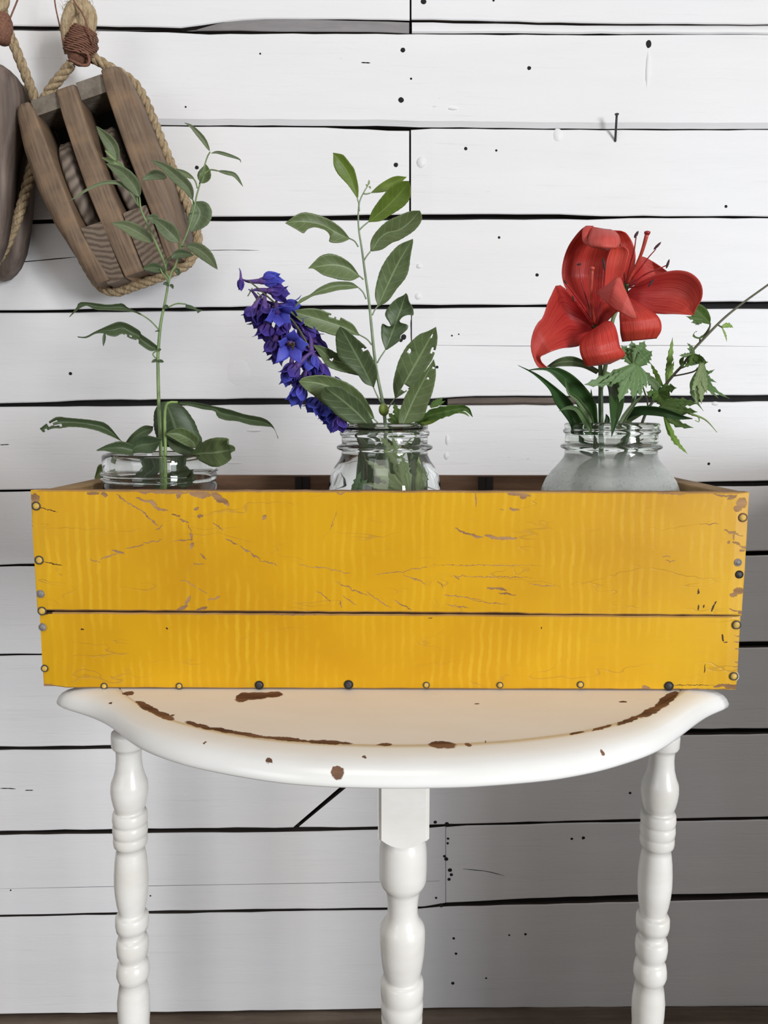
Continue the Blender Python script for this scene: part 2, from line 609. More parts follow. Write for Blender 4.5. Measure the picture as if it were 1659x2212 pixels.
def wdisc(px, py, rx, ry, mat, name, lift=0.0004, dome=0.0):
    g = G()
    c = Pw(px, py)
    s = 0.00070
    n = 10
    v = [c + WN * (lift + dome)]
    for ring, k in ((0.72, lift + dome * 0.6), (1.0, -0.0005)):
        for i in range(n):
            a = 2 * math.pi * i / n
            q = ring * rng.uniform(0.9, 1.08)
            v.append(c + Vector((math.cos(a) * rx * s * q, 0, math.sin(a) * ry * s * q)) + WN * k)
    f = [(0, 1 + i, 1 + (i + 1) % n) for i in range(n)]
    f += [(1 + i, 1 + n + i, 1 + n + (i + 1) % n, 1 + (i + 1) % n) for i in range(n)]
    g.add(v, f)
    return g.out(name, mat, wall, True)


for px, py, r in ((870, 108, 6), (866, 216, 7), (888, 170, 3), (562, 116, 2.5), (1143, 147, 5), (1401, 95, 7), (855, 356, 5), (1006, 321, 4.5), (1072, 325, 3),
                  (1568, 446, 4), (1078, 513, 3.5), (1160, 594, 4.5), (152, 807, 4.5), (425, 362, 5), (976, 725, 2.5), (991, 722, 2), (872, 728, 6), (866, 735, 4),
                  (944, 793, 4), (1531, 1002, 4), (1554, 887, 4), (401, 231, 2.5), (915, 3, 6), (1066, 1, 3), (23, 1923, 2.5), (325, 1935, 2.5), (1361, 1713, 4),
                  (964, 1856, 5), (972, 1880, 5), (960, 1850, 3.5), (968, 1812, 3), (967, 1822, 3), (940, 1776, 5), (965, 1780, 6), (975, 1782, 4), (985, 2060, 4), (978, 2124, 5),
                  (980, 2027, 4), (1050, 2113, 3), (1135, 2018, 4), (1100, 2020, 3), (942, 1940, 3), (953, 1956, 5), (975, 1890, 4), (970, 1900, 4), (1260, 1810, 5), (1235, 1812, 4)):
    wdisc(px, py, r, r * (1.35 if (px, py) == (1401, 95) else 0.95), HOLE, 'nail_hole')
for px, py, rx, ry in ((512, 803, 30, 35), (1205, 292, 11, 14), (910, 350, 10, 12), (978, 235, 12, 3), (1545, 872, 9, 5), (966, 950, 5, 14), (964, 985, 7, 9), (903, 640, 8, 8), (905, 575, 7, 6), (1399, 150, 5, 40), (503, 1000, 22, 3), (548, 930, 20, 3)):
    wdisc(px, py, rx, ry, WHITE, 'paint_blob', 0.0004 if rx > 20 else 0.0011, 0.00005 if rx > 20 else 0.0004)
# thin cracks in the boards
for pts, r in (([(0, 570), (80, 563), (165, 555)], 1.2), ([(440, 541), (500, 540), (560, 541)], 0.7), ([(890, 745), (1200, 748), (1420, 746), (1659, 749)], 0.5),
               ([(0, 1703), (18, 1703), (34, 1704)], 1.4), ([(54, 1707), (72, 1707)], 1.4), ([(0, 1920), (240, 1915), (600, 1909), (950, 1903)], 0.6), ([(888, 690), (889, 735)], 1.0),
               ([(1000, 1877), (1050, 1882), (1090, 1892)], 1.0), ([(0, 961), (20, 960)], 1.2), ([(780, 135), (800, 136)], 1.4)):
    g = G()
    tube(g, catmull([tuple(Pw(x, y, -0.0002 * 0)) for x, y in pts], 10), [r * 0.0007 * q for q in (0.3, 1, 0.7, 1, 0.3)], 5)
    g.out('board_crack', DARKGAP, wall)

# the bent nail
nl = G()
b0 = Pw(1329, 305)
tip = b0 + Vector((-0.006, -0.024, 0.0275))
tube(nl, [b0 - WN * 0.004, b0, b0.lerp(tip, .5), tip], [0.0016, 0.0017, 0.0016, 0.0016], 8)
lathe(nl, [(0, 0.0029), (0.001, 0.0031), (0.0016, 0.0024)], (tip, tip - b0), 10)
tag(nl.out('nail', IRON, None, True, 0, b0), 'dark bent nail sticking out of the white boards above the red flowers', 'nail')

# ------------------------------------------------------------------ floor and an unseen low blocker added to shade the wall at lower right
fl = mesh('floor', [(-2.2, -2.6, -0.03), (2.2, -2.6, -0.03), (2.2, 0.7, -0.03), (-2.2, 0.7, -0.03)], [(0, 1, 2, 3)], DARKGAP, None, False)
tag(fl, 'worn brown board floor', None, None, 'structure')
for i in range(15):
    y1 = 0.60 - i * 0.145
    g = G()
    box(g, -2.1, 2.1, y1 - 0.141, y1, -0.028, 0.0, 0.003)
    g.out('floorboard', FLOORWOOD, fl, False)

g = G()
box(g, 0.76, 0.86, -0.46, 0.60, 0.0, 0.90, 0.004)
box(g, 0.745, 0.875, -0.475, 0.605, 0.9002, 0.925, 0.004)
lw = g.out('shade_blocker', BROWNWOOD, None, False)
tag(lw, 'low brown blocker right of the table, added unseen to shade the back wall', None, None, 'structure')

# ------------------------------------------------------------------ the table
T = TOP_Z
TR = empty('side_table', (0.010, 0.03, 0.0), 'white painted side table with cream top, lobed edge and turned legs', 'table')


def chip_plane(px, py, hl, hw, ang, z=T):
    c = Pz(px, py, z)
    a = Pz(px + hl * math.cos(math.radians(ang)), py + hl * math.sin(math.radians(ang)), z)
    d = a - c
    return (c - Vector(TR.location), d.length, math.atan2(d.y, d.x), hw)


TCH = []
for px, py, hl, hw, ang in ((322, 1530, 34, 2.6, 31), (355, 1547, 22, 2.6, 28), (430, 1568, 34, 2.0, 17), (480, 1578, 30, 2.2, 13), (540, 1588, 44, 2.0, 10), (620, 1597, 50, 2.2, 6), (710, 1604, 52, 2.4, 3),
                            (550, 1503, 38, 5.5, -3), (525, 1506, 16, 7.0, 0), (590, 1500, 22, 4.5, 0), (955, 1609, 33, 4.0, 1), (832, 1609, 16, 2.2, 0), (1012, 1609, 9, 1.5, 0), (1440, 1512, 30, 3.0, -42),
                            (1405, 1537, 28, 2.6, -30), (1360, 1556, 30, 1.8, -22), (1300, 1573, 24, 1.2, -17), (1245, 1584, 16, 1.0, -12), (277, 1498, 8, 3, 20), (373, 1545, 5, 1.2, 10), (1345, 1516, 9, 1.2, 0), (1030, 1520, 5, 1.0, 0)):
    loc, ln, an, hw_ = chip_plane(px, py, hl, hw, ang)
    TCH.append((tuple(loc), (ln, hw_ * 0.0015, 0.006), an, 2))
for px, py, hl, hw, ang in ((730, 1667, 14, 3.0, -5), (582, 1650, 5, 2, -30), (329, 1612, 3, 3.5, 0), (1047, 1622, 2, 4, 0), (1301, 1629, 5, 1.5, 0), (238, 1530, 3, 2, -30), (760, 1697, 6, 1.5, 0), (368, 1640, 9, 1.2, 15), (443, 1618, 4, 1, 0), (788, 1651, 4, 2, 0), (122, 1494, 5, 8, 0)):
    loc, ln, an, hw_ = chip_plane(px, py, hl, hw, ang, T - 0.006)
    TCH.append((tuple(loc), (ln, hw_ * 0.0011, 0.009), an, 2))


def m_table(name, a, b, rough, chips, spec=0.5):
    k = N(name)
    c = k.coord()
    nz = k.noise(c, 26, 4, 0.6, (0.5, 1, 1))
    col = k.mix(k.ramp(nz, 0.3, 0.72), a, b)
    fine = k.noise(c, 180, 3, 0.6, (0.4, 1, 1))
    if chips:
        mk = k.chips(k.warp(c, 160, 0.0055), TCH)
        sp = k.noise(c, 70, 2, 0.5)
        sp = k.ramp(sp, 0.80, 0.82)
        brown = k.mix(k.ramp(k.noise(c, 90, 4, 0.6, (0.15, 1, 1)), 0.35, 0.65), (0.10, 0.045, 0.025), (0.25, 0.13, 0.075))
        col = k.mix(k.math('MAXIMUM', mk, sp), col, brown)
        h = k.math('SUBTRACT', k.math('MULTIPLY', fine, 0.12), k.math('MULTIPLY', mk, 1.0))
        r = k.n('MapRange', {0: mk, 1: 0.0, 2: 1.0, 3: rough, 4: 0.8}).outputs[0]
        return k.done(col, r, k.bump(h, 0.5, 0.0008), spec)
    h = k.math('ADD', nz, k.math('MULTIPLY', fine, 0.3))
    return k.done(col, rough, k.bump(h, 0.25, 0.001), 0.5)


RIM = m_table('white_gloss_rim', (0.83, 0.83, 0.80), (0.88, 0.88, 0.87), 0.22, True)
CREAM = m_table('cream_top', (0.86, 0.81, 0.75), (0.89, 0.855, 0.81), 0.6, True, 0.15)
LEG = m_table('white_gloss_legs', (0.72, 0.695, 0.64), (0.84, 0.83, 0.80), 0.28, False)

# outline of the top in plan: front edge read at the lower edge of the rim, the back mirrored
ZB = T - 0.013
fr_px = [(117, 1521), (153, 1531), (204, 1547), (240, 1566), (268, 1590), (300, 1613), (345, 1632), (400, 1650), (500, 1671), (600, 1687), (708, 1696), (853, 1699), (1000, 1697),
         (1100, 1690), (1200, 1681), (1302, 1661), (1397, 1631), (1440, 1610), (1469, 1588), (1490, 1572), (1523, 1547), (1557, 1531), (1592, 1521)]
front = [Pz(x, y, ZB) for x, y in fr_px]
ys = 0.036                                         # line of symmetry, front to back
right_side = [Vector((0.2635, front[-1].y + 0.010, ZB)), Vector((0.2640, 0.002, ZB)), Vector((0.256, 0.016, ZB)), Vector((0.252, 0.030, ZB)), Vector((0.262, 0.042, ZB)), Vector((0.288, 0.050, ZB)),
              Vector((0.307, 0.062, ZB)), Vector((0.310, 0.080, ZB)), Vector((0.298, 0.098, ZB)), Vector((0.272, 0.108, ZB))]
back = [Vector((v.x + (0.006 if v.x > 0 else -0.006), 2 * ys - v.y + 0.004, ZB)) for v in front[3:-3]][::-1]
xm = 0.010
left_side = [Vector((2 * xm - v.x + 0.004, v.y, ZB)) for v in right_side][::-1]
left_side = [v for v in left_side]
left_side[-1] = Vector((front[0].x - 0.001, front[0].y + 0.010, ZB))
left_side[-2] = Vector((front[0].x - 0.0005, 0.002, ZB))
left_side[-3] = Vector((-0.244, 0.016, ZB))
left_side[-4] = Vector((-0.240, 0.030, ZB))
loop = front + right_side + back + left_side
out = [Vector(p) for p in even([tuple(v) for v in loop + [loop[0]]], 180)[:-1]]
for _ in range(2):
    out = [(out[i - 1] + out[i] * 2 + out[(i + 1) % 180]) / 4 for i in range(180)]


def inset(poly, d):
    res = []
    n = len(poly)
    for i in range(n):
        a, b = poly[i - 2], poly[(i + 2) % n]
        t = (b - a).normalized()
        res.append(poly[i] + Vector((-t.y, t.x, 0)) * d)
    return res


# cream panel: an oval
pan_px = [(252, 1485), (300, 1521), (345, 1545), (400, 1564), (520, 1589), (640, 1602), (770, 1608), (870, 1609), (980, 1607), (1110, 1599), (1240, 1583), (1330, 1563), (1400, 1537), (1452, 1507), (1480, 1485)]
pf = [Pz(x, y, T) for x, y in pan_px]
pb = [Vector((v.x, 2 * ys - v.y, T)) for v in pf][::-1]
pan = [Vector(p) for p in even([tuple(v) for v in pf + pb + [pf[0]]], 120)[:-1]]
for _ in range(2):
    pan = [(pan[i - 1] + pan[i] * 2 + pan[(i + 1) % 120]) / 4 for i in range(120)]
pcx = sum(p.x for p in pan) / 120
pcy = sum(p.y for p in pan) / 120
ang_sorted = lambda v: math.atan2(v.y - pcy, (v.x - pcx))


def at_angle(poly, a):
    """point where the ray from the panel centre at angle a meets the closed polygon"""
    d = Vector((math.cos(a), math.sin(a), 0))
    best = None
    for i in range(len(poly)):
        p, q = poly[i - 1], poly[i]
        e = q - p
        den = d.x * (-e.y) + d.y * e.x
        if abs(den) < 1e-12:
            continue
        rx, ry = p.x - pcx, p.y - pcy
        t = (rx * (-e.y) + ry * e.x) / den
        u = (d.x * ry - d.y * rx) / den
        if -1e-6 <= u <= 1 + 1e-6 and t > 0 and (best is None or t > best):
            best = t
    best = best or 0.2
    return Vector((pcx + d.x * best, pcy + d.y * best, 0))


NA = 240
g = G()
rings = []
angs = [2 * math.pi * i / NA for i in range(NA)]
pin = [at_angle(pan, a) for a in angs]
pout = [at_angle(out, a) for a in angs]
# rim section from the panel edge outwards and round to the underside
SEC = [(0.0, -0.0008), (0.03, 0.0004), (0.2, 0.0003), (0.50, -0.0008), (0.72, -0.0026), (0.86, -0.0050), (0.95, -0.0082), (1.0, -0.0118), (0.995, -0.0138), (0.97, -0.0150), (0.5, -0.0150), (0.0, -0.0150)]
v, f = [], []
for q, dz in SEC:
    for i in range(NA):
        a, b = pin[i], pout[i]
        w = (b - a).length
        # on wide parts (the lobes) only the outer 26 mm rolls over
        if q > 0.2:
            dd = max(w - 0.026, w * 0.2)
            r = dd + (w - dd) * (q - 0.2) / 0.8
        else:
            r = max(w - 0.026, w * 0.2) * q / 0.2
        d = (b - a).normalized()
        p = a + d * r
        v.append(Vector((p.x, p.y, T + dz)))
for r in range(len(SEC) - 1):
    for i in range(NA):
        f.append((r * NA + i, (r + 1) * NA + i, (r + 1) * NA + (i + 1) % NA, r * NA + (i + 1) % NA))
f.append(tuple((len(SEC) - 1) * NA + i for i in range(NA)))
g.add(v, f)
g.out('top_rim', RIM, TR)
g = G()
v = [Vector((p.x, p.y, T)) for p in pin] + [Vector((p.x, p.y, T - 0.006)) for p in pin]
g.add(v, [tuple(range(NA))] + [(i, NA + i, NA + (i + 1) % NA, (i + 1) % NA) for i in range(NA)])
tag(g.out('top_panel', CREAM, TR, False), 'cream oval panel set in the top')


def turned(name, top_px, bot_px, Y, prof, sc, extra=None):
    """prof: (photograph y, half width in px); the axis runs from top_px to bot_px in the plane Y and on to the floor"""
    a, b = P(*top_px, Y), P(*bot_px, Y)
    d = (b - a).normalized()
    pr = []
    for y, r in prof:
        q = P(top_px[0] + (bot_px[0] - top_px[0]) * (y - top_px[1]) / (bot_px[1] - top_px[1]), y, Y)
        pr.append(((q - a).dot(d), r * sc))
    end = (0.0 - a.z) / d.z
    h0 = pr[-1][0]
    rest = end - h0
    for q, r in ((.10, 38), (.22, 36), (.30, 28), (.305, 37), (.335, 38), (.36, 29), (.37, 36), (.41, 37), (.44, 29), (.46, 33), (.60, 31), (.80, 24), (.93, 19), (.94, 24), (.97, 25), (1.0, 20)):
        pr.append((h0 + rest * q, r * sc * (1.0 if extra is None else extra)))
    g = G()
    lathe(g, pr, (a, d), 36)
    return g.out(name, LEG, TR)


SIDE = [(1583, 37), (1590, 38), (1610, 37.5), (1615, 35), (1617, 30), (1625, 28.5), (1640, 28), (1660, 30), (1678, 35), (1690, 40), (1697, 41), (1710, 41.5), (1722, 40), (1735, 37), (1748, 33), (1752, 29),
        (1752.5, 36), (1757, 38.5), (1770, 39.5), (1777, 38), (1779, 36.5), (1782, 38.5), (1793, 39.5), (1802, 38), (1804, 36.5), (1807, 38), (1817, 38.5), (1824, 37), (1828, 33), (1829, 30), (1840, 33), (1860, 36),
        (1885, 38), (1910, 38.5), (1930, 37), (1950, 34), (1968, 29.5), (1974, 28), (1974.5, 34), (1980, 37.5), (1995, 38), (2006, 36), (2010, 30), (2018, 27.5), (2024, 28), (2024.5, 33), (2032, 36), (2045, 37),
        (2060, 35), (2068, 30), (2074, 28.5), (2076, 31), (2080, 35), (2092, 37.5), (2103, 38), (2112, 35), (2117, 31), (2118, 30), (2135, 34), (2160, 37.5), (2190, 37), (2212, 35)]
YS = 0.020
turned('leg', (277, 1575), (290, 2212), YS, [(y - 2, r) for y, r in SIDE], 0.592 / FPX)
turned('leg', (1432, 1575), (1398, 2212), YS, SIDE, 0.592 / FPX)
YF = -0.092
FRONT = [(1800, 40), (1806, 46), (1815, 51), (1830, 54), (1850, 55), (1880, 55), (1898, 54), (1908, 50), (1914, 45), (1918, 40.5), (1925, 39), (1940, 36.5), (1955, 35), (1970, 35), (1982, 38), (1992, 46), (2000, 51), (2012, 53),
         (2030, 53), (2060, 51), (2085, 47), (2105, 42), (2110, 40), (2111, 46), (2118, 50), (2132, 51), (2148, 50), (2156, 47), (2160, 49.5), (2172, 50), (2184, 49), (2190, 46), (2194, 48.5), (2204, 48.5), (2215, 46), (2222, 40), (2260, 46), (2330, 51)]
FS = (YF - CAM_Y) / FPX
lg = turned('leg', (871, 1795), (868, 2212), YF, FRONT, FS, 1.1)
tag(lg, 'front leg with a square block above the turning')
bk = turned('leg', (874, 1560), (874, 2000), 0.155, [(1560, 30), (1600, 28), (1640, 30), (1700, 28), (1760, 27), (1840, 28), (1900, 27), (1960, 28), (2000, 28)], 0.72 / FPX)
g = G()
a = P(871, 1690, YF)
bz, tz = P(871, 1812, YF).z, T - 0.0145
hw = 57 * FS
bm = bmesh.new()
bmesh.ops.create_cube(bm, size=1)
for vv in bm.verts:
    vv.co = Vector((a.x + vv.co.x * 2 * hw, YF + vv.co.y * 2 * hw, (bz + tz) / 2 + vv.co.z * (tz - bz)))
bmesh.ops.bevel(bm, geom=[e for e in bm.edges if abs(e.verts[0].co.z - e.verts[1].co.z) > .01], offset=0.0022, segments=2, affect='EDGES')
bmesh.ops.subdivide_edges(bm, edges=list(bm.edges), cuts=8, use_grid_fill=True)
for vv in bm.verts:                                  # the lower end is turned round: corners cut away upwards
    if vv.co.z < bz + 0.03:
        rr = math.hypot(vv.co.x - a.x, vv.co.y - YF)
        lim = bz + max(0.0, (rr - hw * 0.55)) ** 2 * 52
        vv.co.z = max(vv.co.z, lim)
bm.verts.index_update()
g.add([q.co for q in bm.verts], [[q.index for q in fc.verts] for fc in bm.faces])
bm.free()
g.out('leg_block', LEG, lg, False)

# ------------------------------------------------------------------ the yellow crate
c_tl, c_tr, c_bl, c_br = P(62, 1058, 0.001), P(1620, 1063, -0.0035), P(88, 1485, 0.001), P(1597, 1494, -0.0035)
XL, XR = (c_tl.x + c_bl.x) / 2, (c_tr.x + c_br.x) / 2
CZ1 = (c_tl.z + c_tr.z) / 2
CZ0 = T + 0.0006
CW = XR - XL
CH = CZ1 - CZ0
CD = 0.172
YAW = math.radians(-0.5)
CR = empty('wooden_crate', ((XL + XR) / 2, 0.0, CZ0), 'long yellow painted wooden crate with rusty nails standing on the white table', 'crate')


def cx(v):
    """crate space (x from its centre, y back from the front face, z up) -> world"""
    return Vector(((XL + XR) / 2 + v[0] * math.cos(YAW) - v[1] * math.sin(YAW), v[0] * math.sin(YAW) + v[1] * math.cos(YAW), CZ0 + v[2]))


def c_px(px, py):
    """photograph pixel on the crate's front face -> crate space x, z"""
    d = ray(px, py)
    o = EYE - Vector(CR.location)
    nrm = Vector((-math.sin(YAW), math.cos(YAW), 0))
    t = -(o.dot(nrm)) / d.dot(nrm)
    p = o + d * t
    return p.x * math.cos(YAW) + p.y * math.sin(YAW), p.z


CHIPS = [(470, 1075, 17, 8, 30), (486, 1084, 11, 5, 50), (432, 1068, 24, 7, 5), (350, 1064, 60, 3, 0), (310, 1081, 16, 3, 20), (330, 1087, 10, 4, 25), (345, 1099, 16, 3, 18), (385, 1068, 5, 10, 0), (433, 1115, 7, 4, 0),
         (425, 1100, 5, 3, 0), (262, 1077, 16, 1.6, 35), (290, 1095, 20, 1.6, 32), (318, 1115, 20, 1.6, 38), (335, 1130, 9, 1.4, 45), (345, 1140, 10, 1.2, -30), (380, 1113, 10, 1.6, 20), (395, 1125, 11, 2.2, 22), (410, 1140, 8, 1.3, 55),
         (413, 1158, 2, 9, 0), (395, 1167, 24, 1.1, -6), (470, 1137, 14, 1.4, 40), (500, 1170, 16, 1.6, 32), (530, 1188, 16, 1.6, 28), (552, 1203, 12, 2.0, 30), (580, 1216, 22, 1.0, 14), (255, 1192, 14, 3.2, 15), (235, 1202, 22, 1.5, -16),
         (290, 1182, 22, 1.2, -12), (330, 1170, 22, 1.1, -14), (205, 1212, 14, 1.4, 18), (414, 1178, 5, 8, 20), (440, 1202, 9, 1.8, 40), (428, 1217, 12, 1.0, 0), (405, 1297, 4, 15, 20), (393, 1313, 16, 4, -20), (436, 1314, 13, 3, -12),
         (412, 1262, 14, 1.4, 30), (438, 1277, 12, 1.4, 30), (462, 1293, 16, 2.4, -15), (400, 1256, 10, 1.2, 10), (570, 1119, 6, 4, -50),
         (1003, 1150, 24, 2.2, 22), (1030, 1158, 14, 3, 15), (1090, 1163, 28, 4, 2), (1062, 1159, 16, 3, 10), (1120, 1068, 26, 4, 5), (1128, 1073, 8, 5, 0), (1112, 1101, 12, 3, 5), (1085, 1100, 5, 1, 0),
         (700, 1228, 60, .8, 10), (760, 1272, 40, 1.1, 24), (820, 1298, 30, 1.3, 33), (700, 1287, 20, 1.1, 36), (735, 1305, 8, 1.4, 75), (755, 1297, 18, 1.1, 36), (870, 1307, 24, 1.4, 32), (850, 1237, 40, .9, -7), (900, 1228, 22, 1.1, -8),
         (895, 1251, 26, 1.1, 22), (950, 1262, 8, 1.5, 50), (985, 1247, 8, 1.2, 30), (1000, 1290, 44, .9, 8), (1060, 1302, 40, 1.0, 6), (1080, 1272, 16, 2.2, 12), (1095, 1283, 20, 1.6, 8), (1060, 1272, 10, 3, 0), (990, 1310, 26, 1.0, 8),
         (1050, 1221, 120, .7, 0), (1060, 1246, 90, .8, 1), (1170, 1264, 30, .8, 4), (720, 1125, 22, .6, -70), (1028, 1080, 1.4, 14, 0), (1440, 1203, 8, 1.3, 0), (1450, 1212, 10, 1.0, 0), (640, 1328, 60, 1.2, 0),
         (1602, 1087, 12, 12, 0), (1594, 1098, 9, 8, 0), (1565, 1071, 26, 2.4, 5), (1580, 1076, 10, 3, -20), (1575, 1148, 14, 2.2, 14), (1596, 1155, 12, 1.4, 10), (1583, 1158, 2, 8, 0), (1590, 1174, 10, 3, 25), (1606, 1183, 9, 3, 15),
         (1603, 1190, 6, 3, 0), (1596, 1276, 13, 8, 0), (1586, 1285, 9, 5, 0), (1590, 1318, 16, 2, 10), (1600, 1324, 7, 4, 0), (1572, 1170, 3, 4, 0), (1530, 1131, 22, .8, 1), (1560, 1060, 60, 2.4, 0), (1450, 1066, 30, 1.6, 3),
         (1598, 1374, 9, 1.5, 5), (1597, 1388, 9, 1.6, 5), (1597, 1404, 8, 2.0, 5), (1595, 1432, 7, 2, 8), (1592, 1440, 8, 1.6, -8), (1585, 1485, 24, 6, 0), (1560, 1482, 18, 4, -8), (1490, 1492, 60, 3.4, 0), (1400, 1491, 60, 2.6, 0),
         (1395, 1486, 9, 6, 0), (1300, 1493, 60, 1.6, 0), (900, 1492, 200, 1.3, 0), (600, 1490, 120, 1.2, 0), (300, 1488, 60, 1.2, 0), (110, 1484, 26, 4, 8), (86, 1470, 6, 10, 0), (74, 1076, 10, 12, 0), (66, 1110, 3, 30, 0), (82, 1380, 4, 30, 0),
         (200, 1065, 14, 4, 0), (225, 1068, 8, 5, 30), (800, 1060, 400, 1.1, 0), (1300, 1062, 120, 1.2, 0), (735, 1066, 10, 2, 0)]
DARKM = [(1509, 1312, 2.2, 6, 10), (1520, 1310, 1.6, 5, 20), (1540, 1313, 2.4, 9, 14), (1509, 1280, 1.6, 5, 10), (1545, 1302, 1.5, 5, 30), (1562, 1378, 2.2, 8, -10), (1568, 1388, 5, 1.4, 0), (1523, 1445, 1.2, 11, 4), (100, 1100, 26, 1, 14), (112, 1217, 24, 1, 12),
         (1508, 1276, 1, 4, 0), (96, 1324, 18, 4, 0), (1490, 1480, 60, .7, 0), (178, 1360, 4, 1.4, 10), (360, 1358, 2, 2, 0), (930, 1336, 6, .9, 0), (1170, 1357, 1, 3, 0)]


def m_yellow(name, lo, hi):
    k = N(name)
    c = k.coord()
    loc = CR.location

    def items(lst):
        res = []
        for px, py, hl, hw_, an in lst:
            if not lo < py < hi:
                continue
            x, z = c_px(px, py)
            w = cx((x, 0, z)) - loc
            s = 0.000349
            res.append((tuple(w), (hl * s, 0.02, hw_ * s), math.radians(an), 1))
        return res
    wv = k.warp(c, 210, 0.0055)
    mk = k.chips(wv, items(CHIPS))
    dk = k.chips(k.warp(c, 300, 0.003), items(DARKM))
    # saw marks: faint upright stripes, broken up
    wave = k.n('TexWave', {'Vector': k.warp(c, 20, 0.010), 'Scale': 42.0, 'Distortion': 0.6, 'Detail': 1.0}, wave_type='BANDS', bands_direction='X').outputs[1]
    brk = k.noise(c, 24, 4, 0.65, (1, 1, 0.7))
    stripes = k.math('MULTIPLY', k.ramp(wave, 0.45, 0.95), k.ramp(brk, 0.42, 0.68))
    blot = k.noise(c, 7, 3, 0.5)
    fine = k.noise(c, 140, 4, 0.6, (0.25, 1, 1))
    col = k.mix(k.ramp(blot, 0.3, 0.7), (0.51, 0.25, 0.004), (0.67, 0.375, 0.007))
    col = k.mix(k.math('MULTIPLY', stripes, 0.40), col, (0.74, 0.47, 0.030))
    col = k.mix(k.math('MULTIPLY', k.ramp(fine, 0.60, 0.75), 0.30), col, (0.55, 0.30, 0.02))
    # hair cracks along the grain
    gw = k.n('Mapping', {0: k.warp(c, 9, 0.03), 3: (0.16, 1, 1)}).outputs[0]
    gr = k.n('TexNoise', {'Vector': gw, 'Scale': 55.0, 'Detail': 2.0}).outputs[0]
    line = k.ramp(k.math('ABSOLUTE', k.math('SUBTRACT', gr, 0.5)), 0.010, 0.003)
    line = k.math('MULTIPLY', line, k.ramp(k.noise(c, 30, 3, 0.6, (0.4, 1, 1)), 0.52, 0.62))
    col = k.mix(k.math('MULTIPLY', line, 0.40), col, (0.36, 0.19, 0.04))
    # bare top, bottom and end edges
    wood = k.mix(k.ramp(k.noise(c, 120, 4, 0.6, (0.15, 1, 1)), 0.3, 0.7), (0.20, 0.10, 0.045), (0.42, 0.25, 0.125))
    nz = k.n('SeparateXYZ', {0: k.n('NewGeometry').outputs['True Normal']})
    up = k.ramp(k.math('ABSOLUTE', nz.outputs[2]), 0.5, 0.8)
    side = k.ramp(k.math('ABSOLUTE', nz.outputs[0]), 0.5, 0.8)
    back = k.ramp(nz.outputs[1], 0.5, 0.8)
    bare = k.math('MAXIMUM', k.math('MAXIMUM', up, back), k.math('MULTIPLY', side, k.ramp(fine, 0.35, 0.55)))
    mk2 = k.math('MAXIMUM', mk, bare)
    col = k.mix(mk2, col, wood)
    col = k.mix(dk, col, (0.05, 0.022, 0.010))
    h = k.math('ADD', k.math('MULTIPLY', k.math('SUBTRACT', 1.0, mk2), 0.9), k.math('MULTIPLY', stripes, 0.20))
    h = k.math('SUBTRACT', h, k.math('MULTIPLY', line, 0.45))
    h = k.math('ADD', h, k.math('MULTIPLY', fine, 0.18))
    r = k.n('MapRange', {0: mk2, 1: 0.0, 2: 1.0, 3: 0.40, 4: 0.85}).outputs[0]
    return k.done(col, r, k.bump(h, 0.5, 0.0008), 0.28)


YELLOW = m_yellow('worn_yellow_paint_upper', 0, 1326)
YELLOW2 = m_yellow('worn_yellow_paint_lower', 1320, 1600)
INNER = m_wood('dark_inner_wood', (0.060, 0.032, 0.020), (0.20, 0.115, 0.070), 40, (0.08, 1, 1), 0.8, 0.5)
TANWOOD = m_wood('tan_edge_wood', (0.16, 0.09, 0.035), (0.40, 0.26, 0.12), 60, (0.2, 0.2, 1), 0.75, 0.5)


def board(name, x0, x1, y0, y1, z_lo, z_hi, mat, rag=0.0, n=60, seed=3):
    """a board with slightly ragged long edges and ends; z_lo, z_hi functions of x"""
    rg = random.Random(seed)
    g = G()
    rows_ = 8
    ez = [[rg.uniform(-1, 0.2) * rag for _ in range(2)] for _ in range(rows_ + 1)]
    v, f = [], []
    ch = 0.0011
    for i in range(n + 1):
        x = x0 + (x1 - x0) * i / n
        lo, hi = z_lo(x) + rg.uniform(0, .4) * rag, z_hi(x) - rg.uniform(0, .4) * rag
        for j in range(rows_ + 1):
            q = j / rows_
            xx = x
            if i == 0:
                xx = x0 - ez[j][0]
            if i == n:
                xx = x1 + ez[j][1]
            z = lo + ch + (hi - lo - 2 * ch) * q
            yy = y0 + (ch * 0.7 if i in (0, n) else 0)
            v.append(cx((xx, yy, z)))
        v.append(cx((x, y0 + ch, hi)))
        v.append(cx((x, y1, hi)))
        v.append(cx((x, y1, lo)))
        v.append(cx((x, y0 + ch, lo)))
    m = rows_ + 5
    for i in range(n):
        for j in range(m):
            k2 = (j + 1) % m
            f.append((i * m + j, (i + 1) * m + j, (i + 1) * m + k2, i * m + k2))
    f.append(tuple(range(m)))
    f.append(tuple(n * m + j for j in range(m))[::-1])
    g.add(v, f)
    return g.out(name, mat, CR, False)


hx = CW / 2
seamL, seamR = c_px(85, 1322)[1], c_px(1600, 1331)[1]
seam = lambda x: seamL + (seamR - seamL) * (x + hx) / (2 * hx)
tpL, tpR = c_px(62, 1058)[1], c_px(1620, 1063)[1]
top = lambda x: tpL + (tpR - tpL) * (x + hx) / (2 * hx)
bot0 = lambda x: 0.0 + (0.0012 if x < -hx + .012 else 0)
tbk = 0.010
board('front_board', -hx, hx, 0.0, tbk, lambda x: seam(x) + (0.0009 if x < 0.1 else 0.0002), top, YELLOW, 0.0011)
board('front_board', -hx + 0.0015, hx - 0.0008, 0.0004, tbk, bot0, lambda x: seam(x) - 0.0002, YELLOW2, 0.0009, 60, 9)
